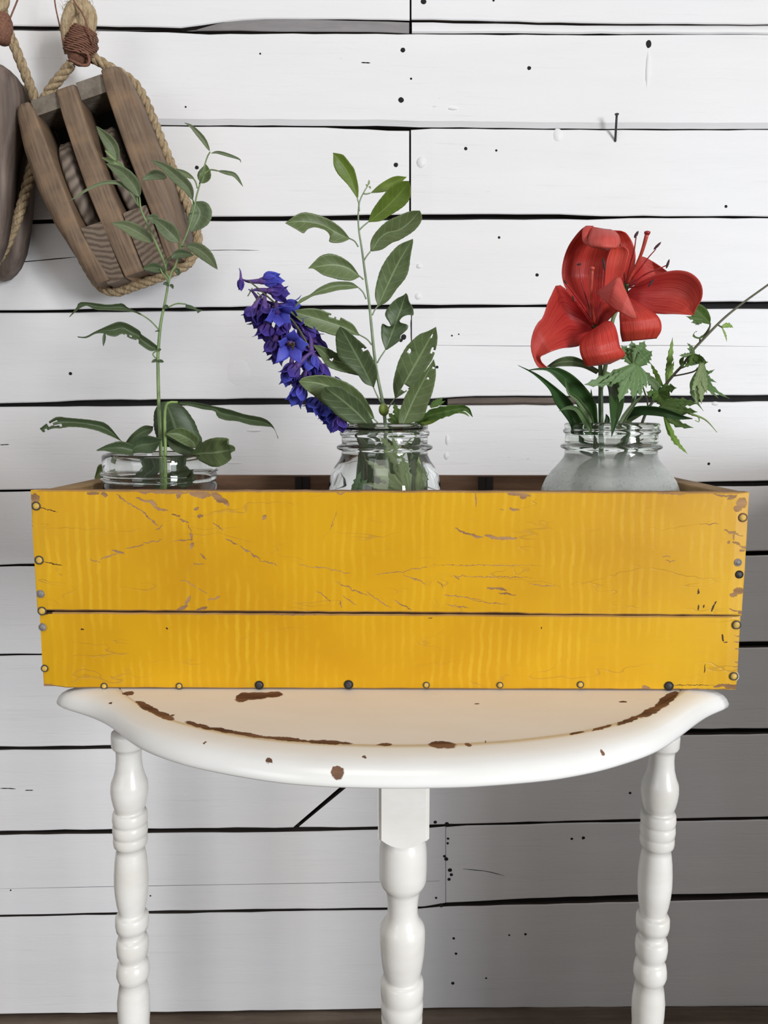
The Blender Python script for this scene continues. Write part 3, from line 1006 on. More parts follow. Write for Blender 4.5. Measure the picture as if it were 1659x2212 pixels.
# back boards, ends and bottom
zt = lambda x: top(x) - 0.0004
g = G()
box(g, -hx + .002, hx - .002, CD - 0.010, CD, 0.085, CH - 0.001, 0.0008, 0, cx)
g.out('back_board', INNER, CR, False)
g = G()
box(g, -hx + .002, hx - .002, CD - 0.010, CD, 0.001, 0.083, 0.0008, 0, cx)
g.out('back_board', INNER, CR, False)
for s in (-1, 1):
    g = G()
    x0, x1 = (-hx + 0.002, -hx + 0.020) if s < 0 else (hx - 0.020, hx - 0.002)
    box(g, x0, x1, tbk + 0.0003, CD - 0.0103, 0.001, CH - 0.0010, 0.0012, 0, cx)
    g.out('end_board', TANWOOD, CR, False)
g = G()
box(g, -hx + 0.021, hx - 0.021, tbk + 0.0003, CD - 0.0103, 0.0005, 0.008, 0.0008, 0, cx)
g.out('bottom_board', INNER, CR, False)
# upright slots for the old dividers, thin dark strips on the back board
for px in (650, 1045):
    d = ray(px, 1040)
    w = EYE + d * ((CD - 0.010 - CAM_Y) / d.y)
    xx = w.x - (XL + XR) / 2
    g = G()
    for q in (-0.0036, 0.0036):
        box(g, xx + q - 0.0033, xx + q + 0.0033, CD - 0.0125, CD - 0.0101, 0.02, CH - 0.0015, 0.0006, 0, cx)
    g.out('divider_slot', plain('dark_slot_%d' % px, (0.018, 0.014, 0.012), 0.85), CR, False)
    tag(CR.children[-1], 'dark upright slot for a divider')

# nails
HEADY = plain('painted_nail_head', (0.62, 0.40, 0.07), 0.5, 0.15, 300, 0.3)
SHAPES = {}
for px, py, kind, r in ((76, 1093, 'p', 10), (79, 1210, 'p', 10), (87, 1283, 'g', 9), (90, 1320, 'h', 10), (91, 1355, 'g', 9), (96, 1444, 'p', 8.5), (225, 1482, 'p', 7.5), (387, 1482, 'p', 7.5), (560, 1480, 'd', 10), (753, 1479, 'd', 10.5),
                        (921, 1480, 'p', 7.5), (1080, 1480, 'p', 7.5), (1254, 1479, 'p', 8), (1445, 1482, 'd', 10.5), (1607, 1118, 'r', 10), (1594, 1215, 'g', 8.5), (1597, 1241, 'd', 9), (1592, 1350, 'h', 10), (1586, 1461, 'h', 9.5)):
    x, z = c_px(px, py)
    x = max(min(x, hx - r * .00034 - .0006), -hx + r * .00034 + .0006)
    s = r * 0.000349
    g = G()
    v, f = [], []
    n = 14
    # ring of dark rust round the head, the head itself, slightly domed
    for rr, yy in ((1.0, 0.0001), (0.97, -0.0004), (0.74, -0.0004), (0.70, -0.0002), (0.66, -0.0007), (0.35, -0.0010)):
        for i in range(n):
            a = 2 * math.pi * i / n
            v.append(cx((x + math.cos(a) * rr * s, yy, z + math.sin(a) * rr * s)))
    mm = []
    for ring in range(5):
        for i in range(n):
            f.append((ring * n + i, (ring + 1) * n + i, (ring + 1) * n + (i + 1) % n, ring * n + (i + 1) % n))
            mm.append(0 if ring < 3 else 1)
    f.append(tuple(5 * n + i for i in range(n))[::-1])
    mm.append(1)
    me_m = {'p': [RUSTD, HEADY] if 'RUSTD' in globals() else None, 'g': [GREYNAIL, GREYNAIL], 'd': [HOLE, IRON], 'r': None, 'h': None}[kind]
    if kind in ('p', 'h'):
        me_m = [IRON, HEADY]
    if kind == 'r':
        me_m = [RUST, HEADY]
    mesh('nail', v, f, me_m, CR, True, None, mm)
    lab = {'p': 'yellow painted nail head in a rusty ring', 'h': 'yellow painted nail head in a rusty ring', 'g': 'grey nail head', 'd': 'black rusty nail head', 'r': 'rusty nail head with torn paint'}[kind]
    tag(CR.children[-1], lab)
# ------------------------------------------------------------------ hanging pulley blocks
PWOOD = m_wood('weathered_pulley_wood', (0.085, 0.050, 0.030), (0.30, 0.205, 0.135), 55, (1, 1, 1), 0.62, 0.35)
k = N('pulley_cheek_wood')
c = k.coord('UV')
mp = k.n('Mapping', {0: c, 3: (1.1, 26, 1)}).outputs[0]
gr = k.n('TexNoise', {'Vector': mp, 'Scale': 1.6, 'Detail': 5.0, 'Roughness': 0.6}).outputs[0]
gl = k.n('TexNoise', {'Vector': c, 'Scale': 4.0, 'Detail': 3.0}).outputs[0]
cl = k.mix(k.ramp(gr, 0.30, 0.70), (0.090, 0.058, 0.037), (0.225, 0.155, 0.102))
cl = k.mix(k.math('MULTIPLY', k.ramp(gl, 0.45, 0.7), 0.6), cl, (0.285, 0.180, 0.103))
CHEEK = k.done(cl, 0.55, k.bump(gr, 0.35, 0.0010), 0.35)
k = N('pulley_end_grain')
c = k.coord()
mp = k.n('Mapping', {0: k.warp(c, 18, 0.014), 3: (1, 0.35, 1)}).outputs[0]
wv = k.n('TexWave', {'Vector': mp, 'Scale': 46.0, 'Distortion': 5.0, 'Detail': 3.0, 'Detail Scale': 0.8}, wave_type='RINGS', rings_direction='Y').outputs[1]
cl = k.mix(k.ramp(wv, 0.1, 0.8), (0.095, 0.067, 0.048), (0.190, 0.143, 0.106))
cl = k.mix(k.math('MULTIPLY', k.ramp(k.noise(c, 12, 4), 0.42, 0.68), 0.7), cl, (0.10, 0.065, 0.045))
ENDGRAIN = k.done(cl, 0.65, k.bump(wv, 0.3, 0.001), 0.3)
k = N('grey_sheave_wood')
c = k.coord('UV')
mp = k.n('Mapping', {0: c, 2: (0, 0, 0.5), 3: (2.2, 0.7, 1)}).outputs[0]
wv = k.n('TexWave', {'Vector': mp, 'Scale': 1.0, 'Distortion': 4.0, 'Detail': 2.0}).outputs[1]
cl = k.mix(k.ramp(wv, 0.0, 0.9), (0.10, 0.078, 0.062), (0.225, 0.18, 0.145))
SHEAVE = k.done(cl, 0.6, k.bump(wv, 0.3, 0.001), 0.3)
TOPGREY = m_wood('grey_top_wood', (0.11, 0.090, 0.070), (0.235, 0.20, 0.16), 60, (1, 1, 1), 0.7, 0.4)
ROPE = m_wood('hemp_rope', (0.24, 0.165, 0.090), (0.55, 0.43, 0.27), 300, (1, 1, 0.4), 0.85, 0.8)
FUZZ = m_wood('frayed_rope', (0.30, 0.21, 0.11), (0.58, 0.46, 0.30), 260, (1, 1, 0.25), 0.9, 1.0)
TWINE = plain('copper_brown_twine', (0.215, 0.095, 0.058), 0.8, 0.25, 400, 0.6)

PU0, PUX, PUV = (70, 248), (0.945, -0.327), (0.327, 0.945)
OFF = 0.075
o3 = Pw(*PU0, OFF)
ex = Pw(PU0[0] + PUX[0] * 100, PU0[1] + PUX[1] * 100, OFF) - o3
S1 = ex.length / 100
ex = ex.normalized()
ny = WN
ey = ny.cross(ex).normalized()
if ey.z > 0:
    ey = -ey


def pu(u, v, d=0.0):
    """pulley space: u across, v down its length (photograph px), d towards the room in metres"""
    return o3 + ex * (u * S1) + ey * (v * S1) + ny * d


PB = empty('pulley_block', pu(110, 200, 0), 'weathered wooden double pulley block bound with rope, seen between its slats', 'pulley')


def cheek(u_l, u_r, v0, v1, depth, name='cheek', rl=0.5, rr=0.5, flat=0.02):
    """one bowed slat: u_l, u_r functions of v; depth: half depth function of v; rounded front corners rl, rr (px)"""
    g = G()
    n = 26
    v, f, uv = [], [], []
    for i in range(n + 1):
        q = i / n
        vv = v0 + (v1 - v0) * q
        ul, ur, d = u_l(vv), u_r(vv), depth(vv)
        w = ur - ul
        a, b = min(rl, w * .48), min(rr, w * .48)
        sec = [(ul, -d)]
        for t in (0, .35, .7, 1):
            s = t * math.pi / 2
            sec.append((ul + a - a * math.cos(s), d - a * S1 + a * S1 * math.sin(s)))
        for t in (0, .35, .7, 1):
            s = t * math.pi / 2
            sec.append((ur - b + b * math.sin(s), d - b * S1 + b * S1 * math.cos(s)))
        sec.append((ur, -d))
        for j, (uu, dd) in enumerate(sec):
            v.append(pu(uu, vv, dd))
            uv.append((q * 2, (uu + 30) / 280))
    m = 10
    for i in range(n):
        for j in range(m):
            k2 = (j + 1) % m
            f.append((i * m + j, (i + 1) * m + j, (i + 1) * m + k2, i * m + k2))
    f.append(tuple(range(m))[::-1])
    f.append(tuple(n * m + j for j in range(m)))
    g.add(v, f, 0, uv)
    return g.out(name, CHEEK, PB)


def seg_fn(pts):
    def fn(v):
        if v <= pts[0][0]:
            return pts[0][1]
        for a, b in zip(pts, pts[1:]):
            if v <= b[0]:
                t = (v - a[0]) / (b[0] - a[0])
                t = t * t * (3 - 2 * t) * 0.5 + t * 0.5
                return a[1] + (b[1] - a[1]) * t
        return pts[-1][1]
    return fn


dep = lambda v: 0.030 + 0.020 * max(0.0, 1 - ((v - 200) / 225) ** 2) ** 0.7
cheek(seg_fn([(0, -10), (25, -20), (90, -28), (170, -29), (240, -22), (300, -9), (350, 2), (385, 12), (402, 24)]), seg_fn([(0, 18), (30, 24), (70, 27), (280, 31), (402, 50)]), 2, 390, dep, rl=26, rr=5)
cheek(seg_fn([(-3, 78), (60, 75), (200, 73), (400, 80)]), seg_fn([(-3, 120), (60, 120), (200, 121), (280, 124), (400, 124)]), -3, 394, lambda v: dep(v) * 0.97, rl=4, rr=7)
cheek(seg_fn([(-12, 180), (26, 177), (160, 178), (300, 182), (400, 176)]), seg_fn([(-12, 218), (10, 228), (60, 234), (140, 238), (240, 240), (320, 234), (370, 218), (400, 200)]), -12, 390, dep, rl=6, rr=26)
# filling pieces at the top and the bottom
for (a, b) in ((20, 77), (121, 178)):
    g = G()
    box(g, a, b, -0.022, 0.030, -4 if a < 50 else -8, 28, 0.0, 0, lambda c_: pu(c_.x, c_.z, c_.y))
    g.out('spacer', TOPGREY, PB, False)
for (a, b, v_) in ((32.5, 78, 277), (126, 178, 275)):
    g = G()
    n = 10
    v, f = [], []
    for i in range(n + 1):
        vv = v_ + (397 - v_) * i / n
        ta, tb = a + (8 if a < 50 else 0) * i / n, b
        for (uu, dd) in ((ta, -0.02), (ta, dep(vv) - 0.0020), (tb, dep(vv) - 0.0020), (tb, -0.02)):
            v.append(pu(uu, vv, dd))
    for i in range(n):
        for j in range(4):
            f.append((i * 4 + j, (i + 1) * 4 + j, (i + 1) * 4 + (j + 1) % 4, i * 4 + (j + 1) % 4))
    f += [(3, 2, 1, 0), tuple(n * 4 + j for j in range(4))]
    g.add(v, f)
    g.out('end_block', ENDGRAIN, PB, False)
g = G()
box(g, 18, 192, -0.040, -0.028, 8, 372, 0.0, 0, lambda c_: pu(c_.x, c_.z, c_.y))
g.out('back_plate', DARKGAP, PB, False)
# sheaves: wooden discs turning on a pin that runs across the block
for (a, b) in ((31, 61), (129, 159)):
    g = G()
    R = 101 * S1
    n = 40
    sec = [(a, .90), (a + 3, .96), (a + 7, 1.0), ((a + b) / 2, .985), (b - 6, 1.0), (b - 2, .97), (b, .92)]
    v, f, uv = [], [], []
    for i in range(n):
        t = 2 * math.pi * i / n
        for j, (uu, r) in enumerate(sec):
            v.append(pu(uu, 177 + math.cos(t) * r * 101, math.sin(t) * r * R * 0.62 - 0.004))
            uv.append((i / n * 4, j / 6))
    m = len(sec)
    for i in range(n):
        for j in range(m - 1):
            f.append((i * m + j, ((i + 1) % n) * m + j, ((i + 1) % n) * m + j + 1, i * m + j + 1))
    f.append(tuple(i * m for i in range(n))[::-1])
    f.append(tuple(i * m + m - 1 for i in range(n)))
    g.add(v, f, 0, uv)
    g.out('sheave', SHEAVE, PB)
# rope strop, its frayed eye, the whipping and the hanging twine
RR = 0.0068
g = G()
pts = [Pw(x, y, o) for x, y, o in ((190, 112, .080), (205, 126, .080), (240, 148, .076), (272, 166, .070), (296, 188, .066), (318, 228, .066), (345, 296, .066), (372, 362, .066), (402, 436, .066), (424, 496, .066), (426, 532, .067), (408, 566, .070),
                                   (380, 584, .072), (330, 604, .074), (290, 618, .074), (252, 630, .074), (222, 622, .070), (198, 594, .062), (160, 524, .050), (110, 420, .045), (76, 330, .045), (70, 270, .055), (92, 222, .07), (116, 184, .078), (138, 158, .08), (154, 138, .08))]
rope_geo(g, [tuple(p) for p in pts], RR, RR * 5.2)
g.out('rope_strop', ROPE, PB)
g = G()
loop_ = [(160, 116, .080), (156, 84, .084), (152, 52, .088), (158, 26, .090), (176, 18, .088), (188, 34, .084), (190, 66, .082), (184, 112, .080)]
rope_geo(g, catmull([tuple(Pw(*q)) for q in loop_], 24), 0.0125, 0.16, 0, 10)
g.out('rope_eye', FUZZ, PB)
g = G()
rgf = random.Random(5)
for i in range(320):
    x, y = 170 + rgf.uniform(-36, 36), rgf.uniform(2, 100)
    a = Pw(x, y, .088)
    dv = Vector((rgf.uniform(-1, 1), -rgf.uniform(0, .5), rgf.uniform(-1, 1))) * 0.008
    tube(g, [a, a + dv * .5 + Vector((0, 0, .001)), a + dv], [0.00022, 0.0002, 0.0001], 4)
tag(g.out('rope_fibres', FUZZ, PB), None, None, None, 'stuff')
g = G()
ax0, ax1 = Pw(184, 62, .084), Pw(170, 122, .082)
axd = (ax1 - ax0)
nn = axd.normalized().orthogonal().normalized()
bb = axd.normalized().cross(nn)
hel = []
for i in range(240):
    t = i / 239
    a = t * 2 * math.pi * 13
    r = (0.0140 + 0.0055 * math.sin(t * math.pi * 0.75)) * (1 + 0.06 * math.sin(i * 2.3))
    hel.append(ax0 + axd * (t + 0.02 * math.sin(i * 1.7)) + nn * (math.cos(a) * r) + bb * (math.sin(a) * r))
tube(g, hel, 0.00125, 6)
tube(g, catmull([tuple(Pw(*q)) for q in ((150, 128, .098), (165, 136, .100), (178, 141, .099), (192, 138, .097), (190, 118, .099), (176, 112, .102))], 24), 0.0018, 6)
g.out('whipping', TWINE, PB)
g = G()
lathe(g, [(0, .010), (.012, .0155), (.03, .0165), (.042, .012), (.046, .004)], (ax0, axd), 14)
g.out('whipping_core', TWINE, PB)
g = G()
for q in (((117, -60, .075), (118, 0, .082), (128, 52, .088), (136, 84, .092), (141, 112, .09)), ((140, -60, .09), (160, 2, .105), (178, 28, .108), (190, 62, .106), (199, 96, .096))):
    tube(g, catmull([tuple(Pw(*w)) for w in q], 16), 0.00105, 6)
tag(g.out('twine', TWINE, PB), 'hanging copper brown twine')

# the second block, cut by the left edge of the photograph
P2 = empty('pulley_block', Pw(-35, 380, 0.06), 'broad grey wooden pulley block at the left edge, showing its flat oval cheek', 'pulley')
oval = [(-35, 150), (0, 156), (28, 163), (48, 176), (60, 194), (65, 222), (64, 260), (56, 296), (44, 330), (36, 374), (29, 430), (20, 482), (8, 530), (-10, 566), (-40, 590), (-75, 580), (-104, 540), (-122, 470), (-132, 380), (-138, 290), (-136, 220), (-118, 175), (-80, 154)]
k = N('grey_brown_cheek')
c = k.coord()
gr = k.noise(c, 70, 5, 0.6, (1, 1, 0.05))
cl = k.mix(k.ramp(gr, 0.3, 0.7), (0.070, 0.050, 0.042), (0.24, 0.185, 0.155))
cl = k.mix(k.math('MULTIPLY', k.ramp(k.noise(c, 14, 4), 0.45, 0.7), 0.6), cl, (0.085, 0.060, 0.045))
GCHEEK = k.done(cl, 0.6, k.bump(gr, 0.4, 0.001), 0.3)
qo = Pw(-35, 380, 0.075)
qs = (Pw(65, 380, 0.075) - qo).length / 100
qx = (Pw(65, 380, 0.075) - qo).normalized()
qz = Vector((0, 0, -1))
smo = even(oval + [oval[0]], 60)[:-1]
to3 = lambda a, b, d: qo + qx * ((a + 35) * qs) + qz * ((b - 380) * qs * 1.0) + WN * d
g = G()
extrude_poly(g, smo, to3, 0.000, 0.030, 0, 0.010)
g.out('cheek', GCHEEK, P2)
g = G()
extrude_poly(g, [(-35 + (a + 35) * 1.0, 370 + (b - 370) * 1.0) for a, b in smo], to3, -0.060, -0.034, 0, 0.006)
g.out('cheek', GCHEEK, P2)
g = G()
extrude_poly(g, [(-35 + (a + 35) * .72, 370 + (b - 370) * .72) for a, b in smo], to3, -0.034, 0.0002, 0, 0)
g.out('sheave', SHEAVE, P2)
g = G()
pts = [Pw(x, y, o) for x, y, o in ((-4, 42, .085), (14, 62, .085), (28, 92, .082), (44, 132, .076), (58, 168, .07), (74, 212, .062), (80, 250, .056), (78, 300, .054), (66, 370, .054), (50, 432, .055), (30, 492, .056), (4, 546, .056), (-30, 585, .056), (-70, 590, .056), (-120, 540, .056))]
rope_geo(g, [tuple(p) for p in pts], RR, RR * 5.2)
g.out('rope_strop', ROPE, P2)
g = G()
loop_ = [(0, 70, .088), (-8, 40, .09), (2, 8, .09), (-6, -30, .09)]
rope_geo(g, catmull([tuple(Pw(*q)) for q in loop_], 14), 0.011, 0.075, 0, 8)
g.out('rope_eye', FUZZ, P2)
g = G()
ax0, ax1 = Pw(4, 30, .09), Pw(6, 82, .088)
lathe(g, [(0, .009), (.008, .0125), (.022, .013), (.034, .010), (.037, .004)], (ax0, ax1 - ax0), 14)
tube(g, catmull([tuple(Pw(*w)) for w in ((60, -60, .08), (37, 2, .088), (28, 24, .09), (20, 44, .092))], 12), 0.00105, 6)
g.out('whipping', TWINE, P2)

# ------------------------------------------------------------------ glass jars
CLEAR = m_glass('clear_glass', 0.0, (0.985, 0.995, 0.99))
FROST = m_glass('clouded_glass', 0.30, (0.975, 0.99, 0.975))
JY = 0.086
JS = (JY - CAM_Y) / FPX
ZJ = CZ0 + 0.0083


def jar(label, cxp, rim_y, prof, mat, thick=0.0030, thread=None):
    """prof: (photograph y, half width px) of the outside, from the rim down; goes on to the crate's bottom board"""
    c0 = P(cxp, rim_y, JY)
    zs = [(P(cxp, y, JY).z, r * JS * 1.005) for y, r in prof]
    z_end, r_end = zs[-1]
    outer = zs + [(z_end - (z_end - ZJ) * t, r_end * s) for t, s in ((.3, 1.015), (.6, 1.01), (.85, .995), (.95, .96), (1.0, .86))]
    zt = zs[0][0]
    smooth_in = []
    for i, (z, r) in enumerate(outer):
        near = [rr for zz, rr in outer if abs(zz - z) < 0.007]
        smooth_in.append((z, min(near) - thick))
    inner = [(z, r) for z, r in smooth_in if z > ZJ + 0.006 and z < zt - 0.001]
    full = [(zt - 0.0022, outer[0][1] - thick)] + [(zt - 0.0006, outer[0][1] - thick + 0.0004), (zt + 0.0003, outer[0][1] - thick * .5), (zt - 0.0006, outer[0][1] - 0.0003)] + outer[1:] if False else None
    ring = [(zt - 0.0005, outer[0][1] - 0.0002), (zt, outer[0][1] - 0.0011), (zt, outer[0][1] - thick + 0.0009), (zt - 0.0007, outer[0][1] - thick)]
    prof_all = [(ZJ, 0.0006)] + [(z, r) for z, r in outer[::-1][:-1]] + ring + inner + [(ZJ + 0.006, outer[-2][1] - thick - 0.004), (ZJ + 0.005, 0.0006)]
    g = G()
    lathe(g, prof_all, (Vector((c0.x, JY, 0)), Vector((0, 0, 1))), 72, 0, True)
    root = g.out('glass_jar', mat, None, True, 0, (c0.x, JY, ZJ))
    bm = bmesh.new()
    bm.from_mesh(root.data)
    bmesh.ops.recalc_face_normals(bm, faces=list(bm.faces))
    bm.to_mesh(root.data)
    bm.free()
    tag(root, label, 'jar', 'glass jars in the crate')
    if thread:
        g = G()
        for y_, r_, rise in thread:
            zc = P(cxp, y_, JY).z
            path = []
            for i in range(73):
                a = -0.35 + 2 * math.pi * i / 72 * 0.92
                path.append(Vector((c0.x + math.cos(a) * r_ * JS, JY + math.sin(a) * r_ * JS, zc + rise * JS * (i / 72 - .5))))
            tube(g, path, [0.0003, 0.0016, 0.0016, 0.0016, 0.0003], 8)
        g.out('screw_thread', mat, root)
    return root


def bead(y, r, h, grow):
    return [(y - h, r), (y - h * .75, r + grow * .55), (y - h * .3, r + grow * .95), (y + h * .3, r + grow * .95), (y + h * .75, r + grow * .55), (y + h, r)]


jar('wide squat clear jar with screw thread at the left end of the crate', 346, 980,
    [(979, 117), (984, 119), (1000, 119), (1008, 118)] + [(1016, 117.5), (1030, 117.5), (1034, 118)] + [(1036, 115), (1040, 115), (1046, 118), (1056, 121.5), (1075, 124)], CLEAR, 0.0030, [(1020, 120, -9), (1031, 120, -9)])
jar('clear round-shouldered jar in the middle of the crate', 831, 915,
    [(914, 91), (918, 92.5), (930, 92.5)] + bead(936, 92.5, 6, 4) + [(945, 92), (958, 92)] + bead(966, 92.5, 7, 11) + [(975, 92), (983, 93), (994, 98), (1008, 108), (1025, 116), (1042, 120), (1060, 122), (1080, 122.5)], CLEAR)
jar('clouded glass jar with wide shoulders holding the red lily', 1321, 914,
    [(913, 97), (917, 98.5), (924, 98.5)] + bead(931, 97, 5, 4) + [(938, 96), (945, 96), (952, 97), (957, 96)] + bead(964, 97, 6.5, 9) + [(973, 96), (980, 96), (990, 99), (1003, 109), (1018, 122), (1035, 135), (1052, 142), (1070, 146), (1085, 147)], FROST)
# ------------------------------------------------------------------ plants
LEAF_A = m_leaf('grey_green_leaf', (0.130, 0.172, 0.090), (0.24, 0.29, 0.17), 0.5, 0.20)
LEAF_AD = m_leaf('dark_green_leaf', (0.056, 0.088, 0.042), (0.12, 0.16, 0.085), 0.45, 0.14)
LEAF_B = m_leaf('mid_green_leaf', (0.112, 0.160, 0.064), (0.25, 0.32, 0.16), 0.42, 0.22)
LEAF_BL = m_leaf('yellow_green_leaf', (0.135, 0.205, 0.030), (0.22, 0.30, 0.07), 0.42, 0.34)
LEAF_BD = m_leaf('deep_green_leaf', (0.072, 0.108, 0.047), (0.18, 0.24, 0.12), 0.42, 0.16)
STRAP = m_leaf('dark_strap_leaf', (0.028, 0.075, 0.020), (0.045, 0.10, 0.03), 0.35, 0.16, 0.0)
STRAPL = m_leaf('light_strap_leaf', (0.075, 0.135, 0.045), (0.12, 0.19, 0.08), 0.4, 0.2, 0.0)
PALM = m_leaf('palmate_leaf', (0.115, 0.215, 0.085), (0.20, 0.32, 0.15), 0.45, 0.22, 5.0)
PALMD = m_leaf('palmate_leaf_olive', (0.075, 0.145, 0.030), (0.15, 0.22, 0.07), 0.45, 0.22, 5.0)
LIME = m_leaf('lime_young_leaf', (0.24, 0.38, 0.075), (0.38, 0.52, 0.20), 0.45, 0.32, 5.0)
PALE = m_leaf('pale_leaf_underside', (0.215, 0.29, 0.135), (0.34, 0.42, 0.24), 0.5, 0.22, 5.0)
STEM_A = plain('green_stem', (0.17, 0.25, 0.09), 0.5, 0.18, 120, 0.3)
STEM_B = plain('grey_green_stem', (0.21, 0.28, 0.16), 0.5, 0.15, 120, 0.3)
STEM_D = plain('dark_green_stem', (0.045, 0.095, 0.025), 0.45, 0.15, 120, 0.3)
STEM_O = plain('brown_olive_stem', (0.085, 0.085, 0.040), 0.5, 0.2, 120, 0.3)
STEM_L = plain('light_green_stem', (0.20, 0.30, 0.085), 0.5, 0.15, 120, 0.3)
MMPX = (0.083 - CAM_Y) / FPX
rl = random.Random(21)


def surf(name, A, B, Y, mat, parent, mid=None, ns=8, nt=26, cup=0.0, bow=0.0, serr=0.0, holes=(), ymid=None, thick=0.00025, wav=0.0, nser=15):
    """sheet between two edge curves given in photograph px (base -> tip); Y = depth, a number or a list along the sheet;
    cup = how far the middle lies behind the edges, bow = how far the middle of its length lies behind both ends"""
    a, b = even(catmull(A, nt * 3), nt), even(catmull(B, nt * 3), nt)
    m_ = even(catmull(mid, nt * 3), nt) if mid else None
    ns += ns % 2
    v, uv, f, pix = [], [], [], []
    ph = rl.uniform(0, 6)
    for i in range(nt + 1):
        t = i / nt
        yb = lerp_list(Y, t) + bow * math.sin(math.pi * t)
        ax_, bx_ = a[i], b[i]
        if serr:
            k_ = 1 + serr * (0.5 - ((t * nser) % 1.0)) * math.sin(math.pi * min(max(t, .04), .96)) ** .5
            mx, my = (ax_[0] + bx_[0]) / 2, (ax_[1] + bx_[1]) / 2
            ax_ = (mx + (ax_[0] - mx) * k_, my + (ax_[1] - my) * k_)
            bx_ = (mx + (bx_[0] - mx) * k_, my + (bx_[1] - my) * k_)
        for j in range(ns + 1):
            s = j / ns * 2 - 1
            if m_:
                if s < 0:
                    x, y = m_[i][0] + (ax_[0] - m_[i][0]) * -s, m_[i][1] + (ax_[1] - m_[i][1]) * -s
                else:
                    x, y = m_[i][0] + (bx_[0] - m_[i][0]) * s, m_[i][1] + (bx_[1] - m_[i][1]) * s
            else:
                x, y = ax_[0] + (bx_[0] - ax_[0]) * j / ns, ax_[1] + (bx_[1] - ax_[1]) * j / ns
            w = math.dist(ax_, bx_) * MMPX
            yy = yb + (cup * w) * (1 - abs(s) ** 1.5) + wav * math.sin(ph + t * 9) * s * abs(s)
            v.append(P(x, y, yy))
            uv.append((t, j / ns))
            pix.append((x, y))
    m = ns + 1
    for i in range(nt):
        for j in range(ns):
            q = (i * m + j, i * m + j + 1, (i + 1) * m + j + 1, (i + 1) * m + j)
            if holes:
                cxq, cyq = sum(pix[w][0] for w in q) / 4, sum(pix[w][1] for w in q) / 4
                if any(((cxq - h[0]) / h[2]) ** 2 + ((cyq - h[1]) / h[3]) ** 2 < 1 for h in holes):
                    continue
            f.append(q)
    return mesh(name, v, f, mat, parent, True, uv, None, thick)


def leaf(parent, mid, hw, Y, mat, peak=0.42, cup=0.22, bow=0.0, serr=0.05, holes=(), name='leaf', tipw=0.0, basew=0.03, nt=22, ns=6):
    """a simple leaf round a midrib (photograph px, base -> tip); hw = half width px, one number or (left, right)"""
    hl, hr = hw if isinstance(hw, (tuple, list)) else (hw, hw)
    c = catmull(mid, nt)
    A, B = [], []
    for i in range(nt + 1):
        t = i / nt
        p0, p1 = c[max(i - 1, 0)], c[min(i + 1, nt)]
        dx, dy = p1[0] - p0[0], p1[1] - p0[1]
        L = math.hypot(dx, dy) or 1
        e = math.log(0.5) / math.log(peak)
        prof = math.sin(math.pi * t ** e) ** 0.85
        prof = max(prof, basew if t < .5 else tipw)
        A.append((c[i][0] + dy / L * hl * prof, c[i][1] - dx / L * hl * prof))
        B.append((c[i][0] - dy / L * hr * prof, c[i][1] + dx / L * hr * prof))
    return surf(name, A, B, Y, mat, parent, c, ns, nt, cup, bow, serr, holes)


def stalk(parent, pts, r, mat, name='stem', n=None, Y=None):
    """pts: (px, py, Y); r px"""
    pts = [(p[0], p[1], p[2] if len(p) > 2 else Y) for p in pts]
    c = catmull([tuple(P(*p)) for p in pts], n or max(6, 4 * len(pts)))
    g = G()
    rr = [q * MMPX for q in r] if isinstance(r, (list, tuple)) else r * MMPX
    tube(g, c, rr, 8)
    return g.out(name, mat, parent)


def petioles(parent, lst, r, mat):
    for pts in lst:
        stalk(parent, pts, r, mat, 'petiole', 8)


def foot(px, Y=JY):
    p = P(px, 1050, Y)
    return (p.x, Y, ZJ + 0.006)


# ---- left jar: the tall forked branch
LB = empty('leafy_branch', foot(348), 'tall forked branch with narrow grey-green leaves in front of the pulley', 'branch')
YA = 0.086
stalk(LB, [(353, 1120, YA), (350, 1050, YA), (347, 960, YA), (343, 870, YA), (341, 780, YA), (342, 755, YA), (347, 700, YA), (357, 650, YA), (365, 605, YA), (372, 585, YA), (379, 574, YA), (389, 538, YA), (405, 501, YA), (418, 457, YA), (424, 426, YA), (431, 400, YA), (438, 372, YA), (447, 341, YA), (454, 328, YA)],
      [4.4, 4.4, 4.2, 4.2, 4.0, 3.8, 3.6, 3.4, 3.2, 2.6, 2.4, 2.2, 2, 1.8, 1.6, 1.4], STEM_A, 'stem', 90)
stalk(LB, [(366, 600, YA), (358, 590, YA), (356, 571, .082), (341, 535, .080), (325, 499, .078), (312, 470, .076), (304, 450, .075), (301, 425, .075), (297, 414, .075)], [2.8, 2.6, 2.4, 2.2, 2, 1.6], STEM_A, 'stem', 40)
petioles(LB, [[(341, 778, YA), (330, 765, YA), (341, 756, YA)], [(344, 713, YA), (324, 692, YA), (303, 678, YA)], [(359, 666, YA), (381, 656, YA), (402, 657, YA)], [(388, 540, YA), (387, 523, .08)], [(299, 446, .075), (296, 425, .075), (299, 420, .074)],
               [(358, 582, .084), (361, 561, .08), (372, 552, .078)], [(392, 532, YA), (402, 531, .08)], [(426, 406, YA), (423, 394, .088), (418, 386, .09)], [(431, 397, YA), (438, 380, .08), (454, 367, .078), (470, 369, .076)], [(365, 612, YA), (352, 592, .08), (346, 580, .08)], [(418, 440, YA), (417, 432, .08)]], 1.5, STEM_A)
surf('leaf', [(304, 677), (277, 665), (266, 656), (254, 656), (231, 658), (189, 653), (171, 654), (165, 665), (150, 684)], [(305, 681), (285, 673), (258, 671), (231, 670), (208, 669), (196, 664), (187, 660), (171, 667), (150, 685)], [.086, .070, .060], LEAF_AD, LB, cup=.5, serr=.08)
